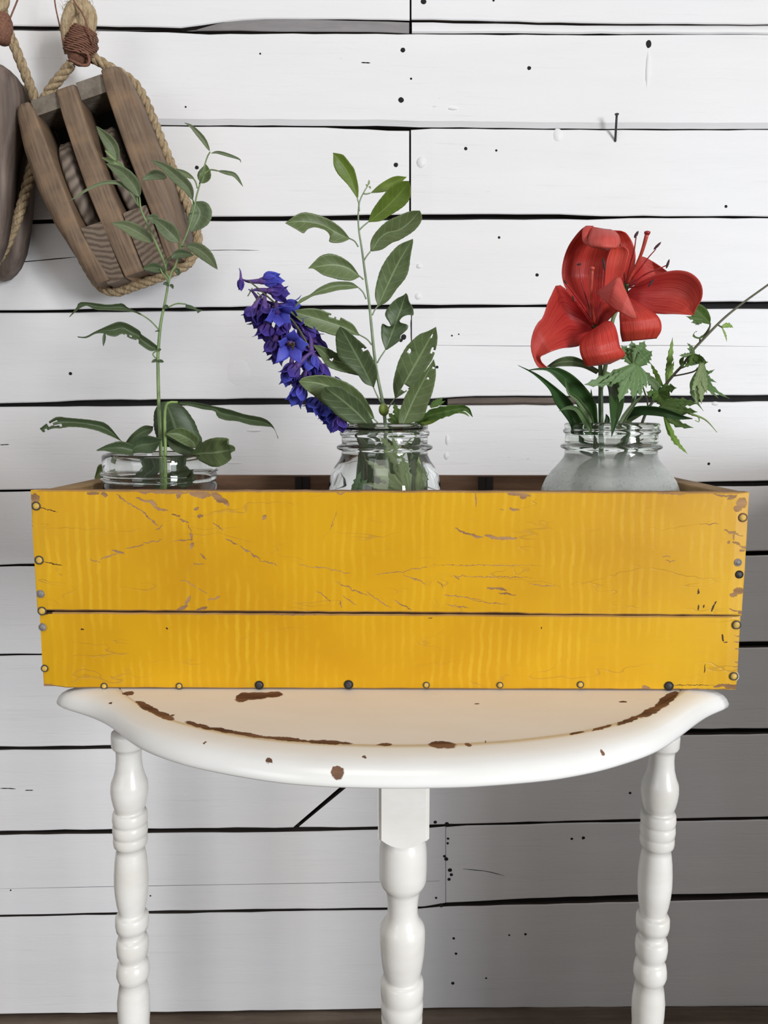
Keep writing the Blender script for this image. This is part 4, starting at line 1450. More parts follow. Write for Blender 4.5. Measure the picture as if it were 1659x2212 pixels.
surf('leaf', [(343, 750), (324, 735), (304, 721), (302, 715), (285, 704), (270, 697), (256, 695), (241, 700), (223, 708), (204, 717), (185, 727), (167, 727)], [(339, 756), (324, 758), (300, 742), (299, 736), (281, 731), (264, 721), (250, 727), (235, 725), (224, 720), (206, 721), (187, 730), (169, 729)], [.086, .072, .055], LEAF_AD, LB, cup=.4, nt=34,
     holes=((271, 723, 2, 2), (283, 725, 2, 2), (290, 729, 2, 2), (296, 734, 2, 2)))
leaf(LB, [(226, 718), (225, 730), (223, 748)], 3.5, .06, LEAF_AD, name='leaf')
surf('leaf', [(401, 657), (414, 660), (426, 667), (437, 670)], [(401, 666), (414, 668), (424, 671), (427, 677)], .086, LEAF_AD, LB, nt=12)
for mid_, hw_ in (([(341, 779), (334, 779), (327, 783)], 3.5), ([(342, 779), (348, 780), (354, 782)], 3.5), ([(364, 617), (358, 612), (352, 615)], 4), ([(366, 617), (371, 617), (374, 624)], 3.5), ([(364, 664), (358, 663), (357, 668)], 5), ([(342, 757), (346, 755), (348, 756)], 3), ([(346, 714), (339, 715), (334, 716)], 1.6)):
    leaf(LB, mid_, hw_, .083, LEAF_AD, nt=8, ns=4, name='leaf')
for mid_, hw_, yy, mt in (([(453, 326), (440, 303), (425, 285), (412, 272), (398, 265)], 5, [.08, .07], LEAF_A), ([(456, 331), (470, 329), (493, 335), (517, 344), (520, 352)], 3.2, .08, LEAF_A), ([(436, 396), (442, 375), (445, 355)], 12.5, .092, LEAF_B),
                          ([(470, 369), (490, 373), (508, 379), (525, 403)], 4, .075, LEAF_A), ([(416, 432), (405, 405), (379, 380), (353, 359), (327, 346)], 11, [.078, .05], LEAF_A), ([(419, 386), (395, 373), (371, 364)], 5, .09, LEAF_A),
                          ([(360, 384), (335, 377), (307, 389)], 9, .07, LEAF_A), ([(420, 436), (432, 462), (413, 501)], 22, .093, LEAF_A), ([(387, 523), (362, 497), (330, 470)], 15, [.078, .062], LEAF_A), ([(330, 523), (300, 503), (270, 488), (240, 482)], 13, .082, LEAF_A),
                          ([(402, 531), (425, 537), (448, 554), (470, 582)], 12, [.08, .062], LEAF_A), ([(370, 558), (388, 548), (419, 551)], 8, .07, LEAF_AD), ([(354, 584), (332, 578), (308, 581)], 9, .08, LEAF_AD), ([(378, 582), (383, 585), (386, 595)], 5, .084, LEAF_AD),
                          ([(301, 426), (289, 401), (263, 373), (229, 353)], 13.5, [.074, .05], LEAF_A), ([(252, 350), (243, 315), (208, 272)], (13, 10), [.08, .065], LEAF_A), ([(271, 365), (245, 350), (219, 340)], 6, .085, PALE), ([(251, 347), (240, 335), (226, 325)], 4, .07, PALE),
                          ([(299, 447), (280, 412), (250, 394), (205, 401), (146, 437)], 3.6, [.074, .05], LEAF_A), ([(345, 478), (330, 472), (316, 470)], 9, .088, LEAF_A)):
    hw_ = tuple(h * 1.18 for h in hw_) if isinstance(hw_, tuple) else hw_ * 1.18
    leaf(LB, mid_, hw_, yy, mt)
# the broad low leaves round the rim
LBL = empty('leafy_branch', foot(355, .08), 'low broad ragged dark leaves spreading over the rim of the wide left jar', 'branch')
stalk(LBL, [(357, 1120, .075), (357, 1050, .075), (357, 975, .075), (356, 920, .075), (357, 885, .075), (364, 870, .075), (384, 869, .078)], [4.2, 4.2, 4, 3.6, 3.2, 2.6], STEM_L, 'stem', 40)
surf('leaf', [(275, 965), (259, 949), (230, 916), (194, 907), (150, 903), (122, 901), (99, 916), (86, 926)], [(275, 972), (267, 956), (220, 934), (187, 925), (155, 922), (130, 925), (112, 926), (93, 934)], [.078, .060, .035], LEAF_AD, LBL, cup=.5, serr=.08, nt=36,
     holes=((107, 917, 6, 4), (118, 911, 4, 3), (121, 919, 4, 2.5), (131, 919, 3, 2), (100, 928, 5, 2)))
surf('leaf', [(383, 868), (419, 869), (464, 878), (500, 886), (529, 895), (568, 903), (588, 918), (601, 946)], [(383, 872), (415, 878), (438, 884), (464, 888), (470, 901), (490, 908), (513, 910), (542, 918), (575, 921), (591, 925), (601, 948)], [.078, .07, .055], LEAF_AD, LBL, cup=.5, serr=.06, nt=32)
surf('leaf', [(350, 868), (335, 885), (332, 915), (338, 945), (350, 965)], [(362, 867), (392, 876), (415, 902), (430, 934), (437, 955), (425, 968)], [.098, .11], LEAF_AD, LBL, cup=-.2, serr=.04, holes=((432, 920, 2, 2),))
surf('leaf', [(420, 968), (400, 962), (375, 948), (358, 938)], [(424, 968), (430, 950), (418, 935), (392, 924), (370, 930), (358, 938)], [.072, .066], LEAF_B, LBL, cup=.3)
surf('leaf', [(440, 1000), (400, 985), (370, 970), (358, 945)], [(440, 1000), (424, 974), (395, 958), (358, 945)], [.078, .085], LEAF_AD, LBL, cup=.3)
surf('leaf', [(410, 982), (435, 957), (461, 946), (493, 947), (490, 957), (506, 964), (508, 972)], [(412, 985), (440, 1000), (462, 1009), (485, 1003), (500, 990), (497, 980), (508, 973)], [.070, .040, .030], LEAF_B, LBL, cup=.25, serr=.03)
surf('leaf', [(267, 962), (285, 938), (310, 920), (331, 921)], [(275, 966), (298, 952), (322, 938), (330, 929)], .095, LEAF_AD, LBL, cup=.3)
surf('leaf', [(268, 978), (290, 950), (312, 940), (350, 948)], [(275, 982), (300, 978), (330, 978), (346, 957)], [.072, .066], LEAF_AD, LBL, cup=.3)
surf('leaf', [(209, 972), (233, 960), (262, 953), (288, 962)], [(209, 974), (228, 974), (250, 980), (288, 984)], [.05, .068], LEAF_AD, LBL, cup=.3, serr=.1)
surf('leaf', [(236, 1000), (214, 1004), (208, 1018), (204, 1033)], [(238, 1030), (228, 1032), (215, 1033), (206, 1035)], .115, LEAF_B, LBL, cup=.2)
for mid_, hw_ in (([(300, 1060), (320, 1020), (350, 985)], 22), ([(400, 1075), (395, 1030), (370, 985)], 24), ([(340, 1090), (360, 1050), (420, 1010)], 20)):
    leaf(LBL, mid_, hw_, .095, LEAF_AD)

# ---- middle jar: upright leafy sprig
MB = empty('leafy_sprig', foot(833), 'upright sprig of oval green leaves with a small round bud in the middle jar', 'sprig')
YM = 0.085
stalk(MB, [(838, 1120, YM), (836, 1040, YM), (834, 960, YM), (832, 915, YM), (829, 884, YM), (826, 865, YM), (815, 810, YM), (808, 760, YM), (803, 710, YM), (797, 650, YM), (790, 600, YM), (782, 540, YM), (775, 495, YM), (774, 460, YM), (777, 435, YM), (786, 415, YM), (794, 402, YM)],
      [4, 4, 4, 3.8, 3.8, 3.6, 3.4, 3.2, 3, 2.8, 2.6, 2.4, 2, 1.6, 1.2], STEM_B, 'stem', 80)
g = G()
lathe(g, [(0, .0012), (.0015, .0030), (.0035, .0042), (.006, .0044), (.0085, .0036), (.0105, .0018), (.0112, .0006)], (P(831, 899, YM), P(826, 865, YM) - P(831, 899, YM)), 16)
tag(g.out('bud', plain('yellow_green_bud', (0.24, 0.32, 0.06), 0.4, 0.12, 90, 0.2), MB), 'small round yellow green bud')
for a, b in (((795, 400), (797, 388)), ((797, 402), (800, 408)), ((794, 404), (790, 398))):
    leaf(MB, [(*a,), ((a[0] + b[0]) / 2 + 1, (a[1] + b[1]) / 2), (*b,)], 2.2, YM, PALE, nt=6, ns=4, serr=0)
petioles(MB, [[(776, 456, YM), (775, 440, YM), (772, 429, YM)], [(785, 418, YM), (791, 419, YM), (800, 417, YM)], [(776, 497, YM), (785, 488, YM), (795, 480, YM)], [(786, 563, YM), (793, 552, YM), (801, 542, YM)], [(804, 681, YM), (810, 669, YM), (817, 660, YM)],
               [(774, 533, YM), (766, 521, YM), (755, 515, YM)], [(785, 604, YM), (780, 599, YM), (776, 596, YM)], [(791, 646, YM), (784, 631, YM), (773, 620, YM)], [(803, 745, YM), (793, 733, YM), (776, 723, YM)], [(823, 870, YM), (815, 855, YM), (806, 835, YM)],
               [(834, 892, YM), (843, 875, YM), (854, 859, YM)], [(815, 784, YM), (821, 773, YM), (833, 755, YM)], [(836, 940, YM), (822, 920, .08), (806, 903, .075)]], [1.7, 1.5, 1.4], STEM_B)
MID = [
    ([(772, 429), (752, 400), (731, 377), (721, 357), (720, 332)], [(774, 425), (774, 402), (766, 367), (758, 355), (743, 336), (733, 332), (719, 330)], [(772, 429), (762, 395), (745, 362), (719, 330)], [.085, .075], LEAF_BL, ()),
    ([(800, 417), (822, 397), (852, 381), (878, 382)], [(800, 417), (826, 415), (852, 408), (866, 394), (878, 383)], [(800, 417), (838, 400), (878, 382)], .092, LEAF_BL, ()),
    ([(795, 480), (805, 453), (827.5, 422), (846, 402), (864, 392), (884, 391)], [(797, 480), (823, 477), (846, 463), (870.5, 447), (885, 429), (887, 410), (884, 391)], [(796, 480), (832, 450), (866, 415), (884, 391)], [.085, .07], LEAF_BL, ()),
    ([(800, 541), (801, 521), (813, 500), (836, 478), (862, 465.5), (887, 456), (907, 455)], [(805, 543), (825, 539), (846, 525), (866, 517), (895, 498), (909, 480), (911.5, 467.5), (907, 455)], [(803, 543), (820, 515), (838, 502), (862, 497), (885, 480), (907, 455)], [.085, .068], LEAF_B, ()),
    ([(816, 660), (810, 640), (813, 613), (823, 580), (840, 552), (862, 529), (892, 516)], [(818, 662), (838, 650), (858, 623), (877, 599), (884, 576), (887, 552), (892, 525), (892, 516)], [(817, 662), (840, 610), (862, 565), (892, 516)], [.085, .07], LEAF_B, ()),
    ([(755, 514), (739, 494), (715, 476), (694, 466.5), (670, 460), (653, 459), (635, 467.5), (616, 482)], [(754, 517), (741, 523), (727, 525), (711, 522), (713, 511), (706.5, 500), (694, 494), (678, 491), (663.5, 496), (656, 504), (641, 496), (616, 482)], [(755, 516), (738, 508), (715, 496), (694, 486), (670, 480), (645, 478), (616, 482)], [.085, .06], LEAF_B, ()),
    ([(776, 595), (760, 572), (739, 556), (715, 548), (694, 552), (680, 564), (666, 579)], [(777, 598), (760, 606), (739, 605), (721, 601), (698, 594), (686, 586), (676, 580), (666, 580)], [(777, 597), (750, 578), (715, 572), (666, 580)], [.085, .062], LEAF_B, ()),
    ([(773, 619), (760, 610), (739, 608), (715, 610), (690, 621), (670, 636), (649, 646), (637, 664)], [(772, 622), (752, 625), (731, 627), (702, 634), (678, 639), (661, 648), (647, 656), (637, 665)], None, [.085, .058], LEAF_B, ()),
    ([(776, 722), (764, 702), (748.5, 692), (733, 684), (711, 676), (690, 668), (666, 666), (624, 672)], [(775, 725), (759, 723), (738, 726), (722, 725), (701, 718), (677, 711.5), (658, 701), (634, 681), (624, 672)], [(776, 724), (745, 708), (700, 693), (655, 680), (624, 672)], [.085, .06], LEAF_B, ((718, 683, 9, 3.5), (731, 688, 6, 4))),
    ([(804, 835), (786, 827), (770, 806), (748.5, 790), (730, 768.5), (725, 734), (727, 718), (735, 705)], [(808, 836), (815, 811), (812, 790), (801.6, 768.5), (791, 750), (770, 731), (748.5, 713), (735, 705)], [(806, 836), (785, 795), (760, 748), (735, 705)], [.082, .05], LEAF_BD, ((786, 755, 6.5, 4),)),
    ([(795, 800), (770, 768), (730, 763), (714, 755), (693, 747), (676, 745)], [(795, 816), (759, 808), (727, 800), (706, 790), (693, 771), (676, 745)], None, [.09, .064], LEAF_B, ((716, 777, 4, 2.8),)),
    ([(809, 904), (801.6, 883), (783, 853), (759, 832), (733, 819), (706, 811), (682, 810.5), (656, 815), (645, 824)], [(806, 905), (775, 905), (740, 890), (705, 876), (680, 856), (658, 840), (645, 824)], [(808, 905), (775, 870), (735, 845), (690, 828), (645, 824)], [.078, .045], LEAF_B, ((671, 851, 3, 2),)),
    ([(822, 950), (800, 900), (780, 867), (759, 851), (733, 835), (703, 835)], [(815, 955), (785, 922), (756, 914), (733, 901), (711, 880), (691.5, 856), (703, 835)], [(820, 955), (785, 905), (745, 868), (703, 837)], [.072, .036], LEAF_BD, ()),
    ([(853, 859), (849, 832), (855, 800), (865, 771), (881, 745), (905, 723), (924, 715.5), (942, 706)], [(856, 860), (878.5, 845), (900, 827), (924, 792), (937, 768.5), (945, 734), (942, 706)], [(855, 860), (880, 818), (910, 765), (942, 706)], [.088, .072], LEAF_B, ((886, 757, 6, 4.2), (934, 757, 4.5, 5), (933, 726, 2.6, 2.6), (875, 838, 7, 7))),
    ([(864, 925), (860, 901), (868, 875), (881, 845), (902, 822), (924, 795), (937, 776)], [(870, 925), (888, 914), (913, 904), (924, 875), (934, 848), (941, 816), (941, 792), (937, 776)], [(867, 925), (890, 870), (918, 815), (937, 776)], [.066, .052], LEAF_B, ((923, 818, 2.6, 2.6), (937, 795, 2, 2))),
    ([(832, 754), (824, 729), (825, 699.6), (836, 705), (844, 705), (841, 697), (833, 684), (833, 673), (844, 657), (857, 645), (870.5, 638.5), (877, 633)], [(835, 756), (849, 747), (865, 734), (865, 725), (878.5, 713), (881, 702), (863, 695.6), (870.5, 684), (884, 680), (893, 682), (892, 665), (884, 652), (881, 638.5), (877, 633)], [(833, 755), (845, 725), (853, 702), (862, 680), (870, 655), (877, 633)], [.085, .074], LEAF_BD, ()),
]
for A, B, md, yy, mt, hl in MID:
    surf('leaf', A, B, yy, mt, MB, md, cup=.16, serr=0.035, holes=hl, nt=40, ns=10)


def palmate(parent, base, lobes, Y, mat, name='leaf', teeth=3, cup=.05):
    """a divided leaf: toothed lobes fanning from one point, one mesh; lobes: (tip x, tip y, half width, bend, depth at the tip)"""
    g = G()
    for lb in lobes:
        tx, ty, hw_ = lb[:3]
        bend = lb[3] if len(lb) > 3 else 0.0
        yt = lb[4] if len(lb) > 4 else Y
        dx, dy = tx - base[0], ty - base[1]
        L = math.hypot(dx, dy)
        nx, ny_ = dy / L, -dx / L
        n = 20
        c = []
        for i in range(n + 1):
            t = i / n
            o = bend * math.sin(math.pi * t)
            c.append((base[0] + dx * t + nx * o, base[1] + dy * t + ny_ * o))
        v, f, uv = [], [], []
        for i in range(n + 1):
            t = i / n
            pr = (0.40 + 0.60 * min(1.0, t / 0.5) ** 0.9) * min(1.0, (1 - t) / 0.42) ** 0.8
            tooth = 1.0
            if t > 0.38:
                ph_ = ((t - 0.38) / 0.62 * teeth) % 1.0
                tooth = 1.18 - 0.62 * ph_
                pr = max(pr, 0.0)
            w = max(hw_ * pr * tooth, 0.25)
            p0, p1 = c[max(i - 1, 0)], c[min(i + 1, n)]
            ddx, ddy = p1[0] - p0[0], p1[1] - p0[1]
            l2 = math.hypot(ddx, ddy) or 1
            mx, my = ddy / l2, -ddx / l2
            fwd = (0.30 * hw_ * (1.18 - tooth) / .62 if t > .38 else 0)
            yb = Y + (yt - Y) * t
            for s in (-1, -.5, 0, .5, 1):
                off_ = -abs(s) * fwd * 0.6
                v.append(P(c[i][0] + mx * w * s + ddx / l2 * off_, c[i][1] + my * w * s + ddy / l2 * off_, yb + cup * w * MMPX * (1 - abs(s)) * 2))
                uv.append((t, (s + 1) / 2))
        for i in range(n):
            for j in range(4):
                f.append((i * 5 + j, i * 5 + j + 1, (i + 1) * 5 + j + 1, (i + 1) * 5 + j))
        g.add(v, f, 0, uv)
    return g.out(name, mat, parent, True, 0.00025)


MF = empty('divided_leaf_sprig', foot(850), 'divided sharply toothed leaves packed inside the middle jar and over its right rim', 'sprig')
stalk(MF, [(850, 1120, .088), (868, 1000, .088), (900, 920, .088), (930, 896, .08)], [2.6, 2.2, 1.6], STEM_L)
surf('leaf', [(890, 918), (918, 893), (939, 881), (971, 876), (1000, 875), (1014, 882), (1021, 900)], [(893, 919), (918, 911), (934, 907), (950, 905), (971, 898), (990, 892), (1005, 888), (1021, 901)], [.075, .06, .055], PALMD, MF, None, cup=.4, serr=.25, nser=7)
surf('leaf', [(900, 917), (930, 905), (950, 903)], [(900, 922), (930, 916), (952, 904)], .07, LEAF_BL, MF, cup=.2)
leaf(MF, [(985, 890), (1003, 892), (1014, 900)], 2.4, .056, PALMD, nt=8, ns=4)
palmate(MF, (866, 915), [(851, 870, 9), (878, 872, 10), (838, 892, 8), (835, 905, 8)], .098, PALMD)
palmate(MF, (930, 880), [(958, 858, 6), (946, 862, 6), (962, 866, 5)], .11, PALMD)
palmate(MF, (880, 1066), [(820, 938, 15, -6, .060), (790, 994, 15, 0, .056), (790, 1042, 12, 0, .056), (846, 936, 10, 0, .062), (862, 975, 16, 0, .058)], .056, PALE, teeth=5)
palmate(MF, (900, 1070), [(905, 985, 10, 0, .058), (915, 1010, 12, 0, .062)], .06, PALE, teeth=3)
for mid_, hw_, yy, mt in (([(770, 1075), (785, 1020), (778, 960)], 15, .085, LEAF_BD), ([(760, 1080), (800, 1040), (822, 960)], 22, .09, LEAF_BD), ([(905, 1080), (905, 1020), (880, 960)], 20, .098, LEAF_BD), ([(840, 1090), (842, 1020), (836, 940)], 26, .102, LEAF_BD), ([(890, 1010), (905, 960), (900, 920)], 13, .098, LEAF_BD),
                          ([(800, 1000), (790, 960), (772, 918)], 18, .09, LEAF_BD)):
    leaf(MF, mid_, hw_, yy, mt)
palmate(MF, (760, 1070), [(795, 1034, 10), (782, 1020, 8)], .06, PALM)

# ---- middle jar: the blue flower spike leaning out to the left
VIOL = {}


def m_sepal(name, inner, outer, tip):
    k = N(name)
    uv = k.n('SeparateXYZ', {0: k.coord('UV')})
    rnd = k.n('ObjectInfo').outputs['Random']
    nz = k.noise(k.coord(), 160, 3)
    col = k.mix(k.ramp(uv.outputs[0], 0.1, 0.95), inner, outer)
    col = k.mix(k.math('MULTIPLY', k.ramp(nz, .4, .7), 0.45), col, tip)
    col = k.mix(k.math('MULTIPLY', rnd, 0.45), col, tip)
    k.done(col, 0.5, k.bump(nz, 0.2, 0.0005), 0.3)
    return k.translucent(outer, 0.2)


SEP_B = m_sepal('blue_sepal', (0.072, 0.045, 0.29), (0.070, 0.074, 0.50), (0.10, 0.14, 0.68))
SEP_P = m_sepal('purple_sepal', (0.078, 0.036, 0.19), (0.060, 0.042, 0.31), (0.10, 0.065, 0.38))
SPUR = m_sepal('purple_spur', (0.13, 0.06, 0.22), (0.085, 0.050, 0.28), (0.16, 0.09, 0.33))
BEE = plain('brown_flower_eye', (0.10, 0.06, 0.03), 0.7, 0.4, 400, 0.6)
DF = empty('flower_spike', foot(800), 'drooping spike of blue and violet flowers leaning left out of the middle jar', 'flower')
YD = 0.062
stalk(DF, [(800, 1110, .085), (790, 1010, .082), (770, 930, .076), (744, 890, .072), (710, 830, .068), (680, 775, .066), (645, 710, .064), (610, 670, .062), (560, 625, .060), (535, 605, .058)], [3.4, 3.2, 2.8, 2.4, 2, 1.4], STEM_O)
rf = random.Random(4)


def floret(px, py, ang, size, mat, Y, tilt=0.0, openn=0.55, spur=True, nsep=5, squash=1.0):
    """one blossom: ang = direction it faces on the photograph (degrees, 0 right, 90 down); size px"""
    s = size * MMPX
    c = P(px, py, Y)
    a = math.radians(ang)
    ax = Vector((math.cos(a) * math.cos(tilt), -math.sin(tilt), -math.sin(a) * math.cos(tilt))).normalized()
    n1 = ax.cross(Vector((0, 1, 0)))
    if n1.length < .2:
        n1 = Vector((1, 0, 0))
    n1.normalize()
    n2 = ax.cross(n1).normalized()
    g = G()
    # throat and spur
    base = c - ax * s * 0.35
    lathe(g, [(0, s * .10), (s * .12, s * .17), (s * .3, s * .20), (s * .42, s * .16)], (base, ax), 10)
    if spur:
        bend = n1 * rf.choice((-1, 1)) * s * .25
        tube(g, catmull([tuple(base + ax * s * .2), tuple(base - ax * s * .25 + bend * .2), tuple(base - ax * s * .6 + bend * .5), tuple(base - ax * s * .85 + bend * 1.1)], 8), [s * .15, s * .12, s * .08, s * .03], 7)
    fl_ = g.out('floret', SPUR, DF)
    r0 = rf.uniform(0, 6.28)
    for q in range(nsep):
        t0 = r0 + 2 * math.pi * q / nsep
        rad = (n1 * math.cos(t0) + n2 * math.sin(t0)).normalized()
        tan = ax.cross(rad).normalized()
        v, f, uv = [], [], []
        n, m = 9, 5
        op = openn * rf.uniform(.8, 1.25)
        tw = rf.uniform(-.25, .25)
        ln = s * rf.uniform(.9, 1.2)
        wd = s * rf.uniform(.30, .40) * squash
        for i in range(n + 1):
            t = i / n
            w = wd * (math.sin(math.pi * min(1, t ** .85 * 0.97 + .03)) ** .75) if t < .86 else wd * (1 - t) * 2.1 + .0001
            along = ln * t
            flare = op * ln * (t ** 1.7) * .9
            p = c - ax * s * .10 + ax * (along * (1 - op * .45 * t)) + rad * (s * .13 + flare)
            for j in range(m):
                sj = j / (m - 1) * 2 - 1
                curl = -abs(sj) ** 1.6 * w * 0.45
                v.append(p + tan * (w * sj) + rad * (-curl * (1 - 1.6 * t)) + tan * (tw * t * s * .3) + rad * rf.uniform(-.006, .006) * s)
                uv.append((t, j / (m - 1)))
        for i in range(n):
            for j in range(m - 1):
                f.append((i * m + j, i * m + j + 1, (i + 1) * m + j + 1, (i + 1) * m + j))
        mesh('sepal', v, f, mat, fl_, True, uv, None, 0.00022)
    return fl_, c, ax, s


FLORETS = [(520, 606, 96, 19, SEP_P, .056, 0, .05, True), (572, 606, -8, 30, SEP_B, .060, 0.1, .18, True), (590, 630, 14, 30, SEP_P, .060, 0.1, .35, True), (548, 668, 112, 27, SEP_P, .060, .2, .42, True), (572, 668, 80, 30, SEP_P, .056, .5, .45, True),
           (600, 672, 62, 30, SEP_B, .052, .9, .55, True), (615, 662, 8, 30, SEP_B, .066, .1, .45, True), (578, 706, 104, 31, SEP_P, .058, .3, .40, True), (606, 705, 85, 26, SEP_P, .062, .3, .4, True), (592, 740, 108, 30, SEP_P, .057, .2, .38, True),
           (626, 742, 60, 33, SEP_B, .048, 1.2, .72, False), (634, 690, 20, 30, SEP_P, .072, .1, .35, True), (655, 715, 35, 34, SEP_P, .074, .1, .30, True), (640, 792, 128, 32, SEP_P, .056, .2, .42, True), (628, 800, 100, 30, SEP_B, .060, .2, .36, True), (682, 742, 45, 30, SEP_P, .078, .1, .25, True),
           (672, 770, 95, 32, SEP_B, .064, .2, .42, True), (690, 790, 70, 30, SEP_P, .070, .2, .4, True), (650, 838, 112, 33, SEP_B, .060, .3, .34, True), (684, 865, 120, 32, SEP_B, .070, .2, .48, True), (700, 878, 70, 30, SEP_B, .076, .3, .42, True), (722, 898, 118, 30, SEP_B, .076, .3, .4, True),
           (735, 905, 92, 27, SEP_P, .064, .2, .42, True), (664, 800, 85, 24, SEP_P, .072, .2, .4, True), (748, 840, 60, 22, SEP_P, .082, 0, .2, True),
           (566, 688, 118, 26, SEP_P, .064, .2, .4, True), (560, 650, 60, 22, SEP_P, .066, .3, .3, True), (612, 726, 75, 28, SEP_P, .064, .4, .4, True), (604, 760, 110, 24, SEP_P, .064, .2, .4, True), (650, 745, 70, 26, SEP_P, .070, .3, .35, True),
           (618, 690, 110, 26, SEP_P, .064, .3, .4, True), (655, 815, 115, 26, SEP_P, .066, .2, .4, True), (705, 860, 90, 24, SEP_P, .084, .2, .4, True)]
for fx in FLORETS:
    fx = fx[:3] + (fx[3] * (1.05 if fx[0] < 530 else 1.32),) + fx[4:]
    fl_, c_, ax_, s_ = floret(*fx)
    if fx[8] is False:
        g = G()
        for q in range(9):
            d = Vector((rf.uniform(-1, 1), rf.uniform(-1, 1), rf.uniform(-1, 1))) * s_ * .12
            tube(g, [c_ + ax_ * s_ * .05, c_ + ax_ * s_ * .28 + d, c_ + ax_ * s_ * .42 + d * 1.3], [s_ * .03, s_ * .03, s_ * .06], 5)
        tag(g.out('flower_eye', BEE, fl_), 'brown and yellow eye of the open blossom')
for a, b in (((560, 640), (548, 655)), ((556, 632), (575, 655)), ((545, 622), (535, 640)), ((652, 770), (668, 790)), ((650, 788), (668, 788)), ((665, 768), (670, 785))):
    stalk(DF, [(*a, .060), ((a[0] + b[0]) / 2 + 1, (a[1] + b[1]) / 2 - 1, .060), (*b, .060)], 1.1, STEM_O, 'pedicel', 6)

# ---- right jar: the red lily
RED_IN = m_petal('red_lily_petal', (0.40, 0.026, 0.026), (0.60, 0.070, 0.046), (0.33, 0.012, 0.016))
RED_LT = m_petal('red_lily_petal_curled', (0.60, 0.050, 0.040), (0.66, 0.075, 0.045), (0.38, 0.010, 0.014), 34.0)
RED_PALE = m_petal('red_lily_petal_tip', (0.63, 0.095, 0.078), (0.67, 0.12, 0.09), (0.52, 0.05, 0.05))
FIL = plain('red_filament', (0.33, 0.018, 0.018), 0.4, 0.2, 200, 0.1)
PIST = plain('red_pistil', (0.48, 0.06, 0.035), 0.4, 0.2, 200, 0.1)
ANTH = plain('dark_anther', (0.055, 0.018, 0.022), 0.8, 0.3, 500, 0.8)
LY = empty('lily', foot(1300), 'red lily with two open blooms and dark strap leaves in the clouded jar', 'flower')
stalk(LY, [(1305, 1110, JY), (1300, 1000, JY), (1298, 900, JY), (1297, 800, JY), (1293, 745, .086), (1287, 712, .084)], [6, 6, 5.6, 5.4, 4.5, 5], STEM_D, 'stem', 30)
stalk(LY, [(1298, 840, JY), (1308, 790, .088), (1318, 735, .094), (1324, 690, .100), (1340, 655, .104), (1352, 636, .102)], [5, 4.8, 4.6, 4.4, 5], STEM_A, 'stem', 24)
stalk(LY, [(1330, 1110, .090), (1345, 1000, .090), (1362, 900, .090), (1372, 850, .09), (1376, 815, .09)], [5.5, 5.5, 5, 4], STEM_D, 'stem', 24)
F1 = stalk(LY, [(1289, 724, .087), (1286, 708, .083), (1284, 694, .080)], [3, 4.6, 3.4], STEM_D, 'bloom', 8)
F2 = stalk(LY, [(1350, 640, .104), (1352, 628, .100), (1354, 612, .096)], [3, 5, 5.5], STEM_D, 'bloom', 8)
pk = dict(nt=30, ns=14, thick=0.0005)
# bloom in front, left
surf('petal', [(1280, 712), (1250, 665), (1222, 622), (1214, 594), (1217, 563), (1228, 532), (1246, 506), (1260, 492), (1268, 488)], [(1290, 708), (1301, 660), (1306, 620), (1310, 585), (1314, 560), (1322, 535), (1330, 515), (1326, 500), (1318, 497)], [.082, .094, .106, .112, .108, .098, .092], RED_IN, F1, cup=.22, **pk)
surf('petal', [(1266, 488), (1259, 494), (1257, 508), (1259, 522), (1268, 529)], [(1283, 488), (1274, 496), (1270, 506), (1269, 520), (1270, 530)], [.093, .086, .082], RED_PALE, F1, cup=-.2, nt=14, ns=6, thick=.0005)
surf('petal', [(1276, 492), (1273, 505), (1270, 520), (1272, 531), (1300, 539)], [(1320, 496), (1334, 505), (1340, 520), (1334, 535), (1312, 540)], [.092, .080, .076, .078], RED_PALE, F1, cup=-.3, nt=16, ns=10, thick=.0005)
surf('petal', [(1278, 704), (1258, 672), (1236, 640), (1213, 617), (1200, 618), (1194, 632), (1184, 653), (1173, 685), (1160, 700), (1150, 724), (1147, 752), (1155, 780), (1166, 796), (1180, 797)], [(1284, 712), (1274, 722), (1262, 730), (1252, 746), (1236, 750), (1215, 752), (1194, 758), (1176, 766), (1167, 771), (1170, 782), (1177, 789), (1183, 794)], [.080, .070, .060, .046, .040, .044, .050], RED_IN, F1, cup=.30, **pk)
surf('petal', [(1279, 713), (1262, 726), (1253, 742), (1253, 760), (1260, 780), (1267, 791), (1285, 790)], [(1291, 708), (1308, 694), (1325, 698), (1334, 722), (1339, 748), (1350, 768), (1318, 786)], [.078, .058, .044, .038, .038, .044, .052], RED_LT, F1, cup=-.22, **pk)
surf('petal', [(1288, 706), (1296, 680), (1304, 655), (1316, 636)], [(1296, 708), (1316, 690), (1330, 676), (1348, 662)], [.084, .082, .074], RED_IN, F1, cup=.2, nt=16, ns=8, thick=.0005)
surf('petal', [(1289, 630), (1312, 615), (1337, 598), (1349, 622), (1362, 652), (1375, 684)], [(1291, 633), (1307, 650), (1324, 667), (1344, 677), (1362, 686), (1374, 688)], [.066, .050, .044, .046], RED_PALE, F1, cup=-.18, **pk)
surf('petal', [(1293, 704), (1303, 650), (1306, 605), (1310, 565), (1318, 540), (1324, 533)], [(1300, 706), (1326, 630), (1344, 598), (1355, 562), (1358, 542), (1346, 531)], [.086, .088, .084, .078, .074], RED_LT, F1, cup=.2, **pk)


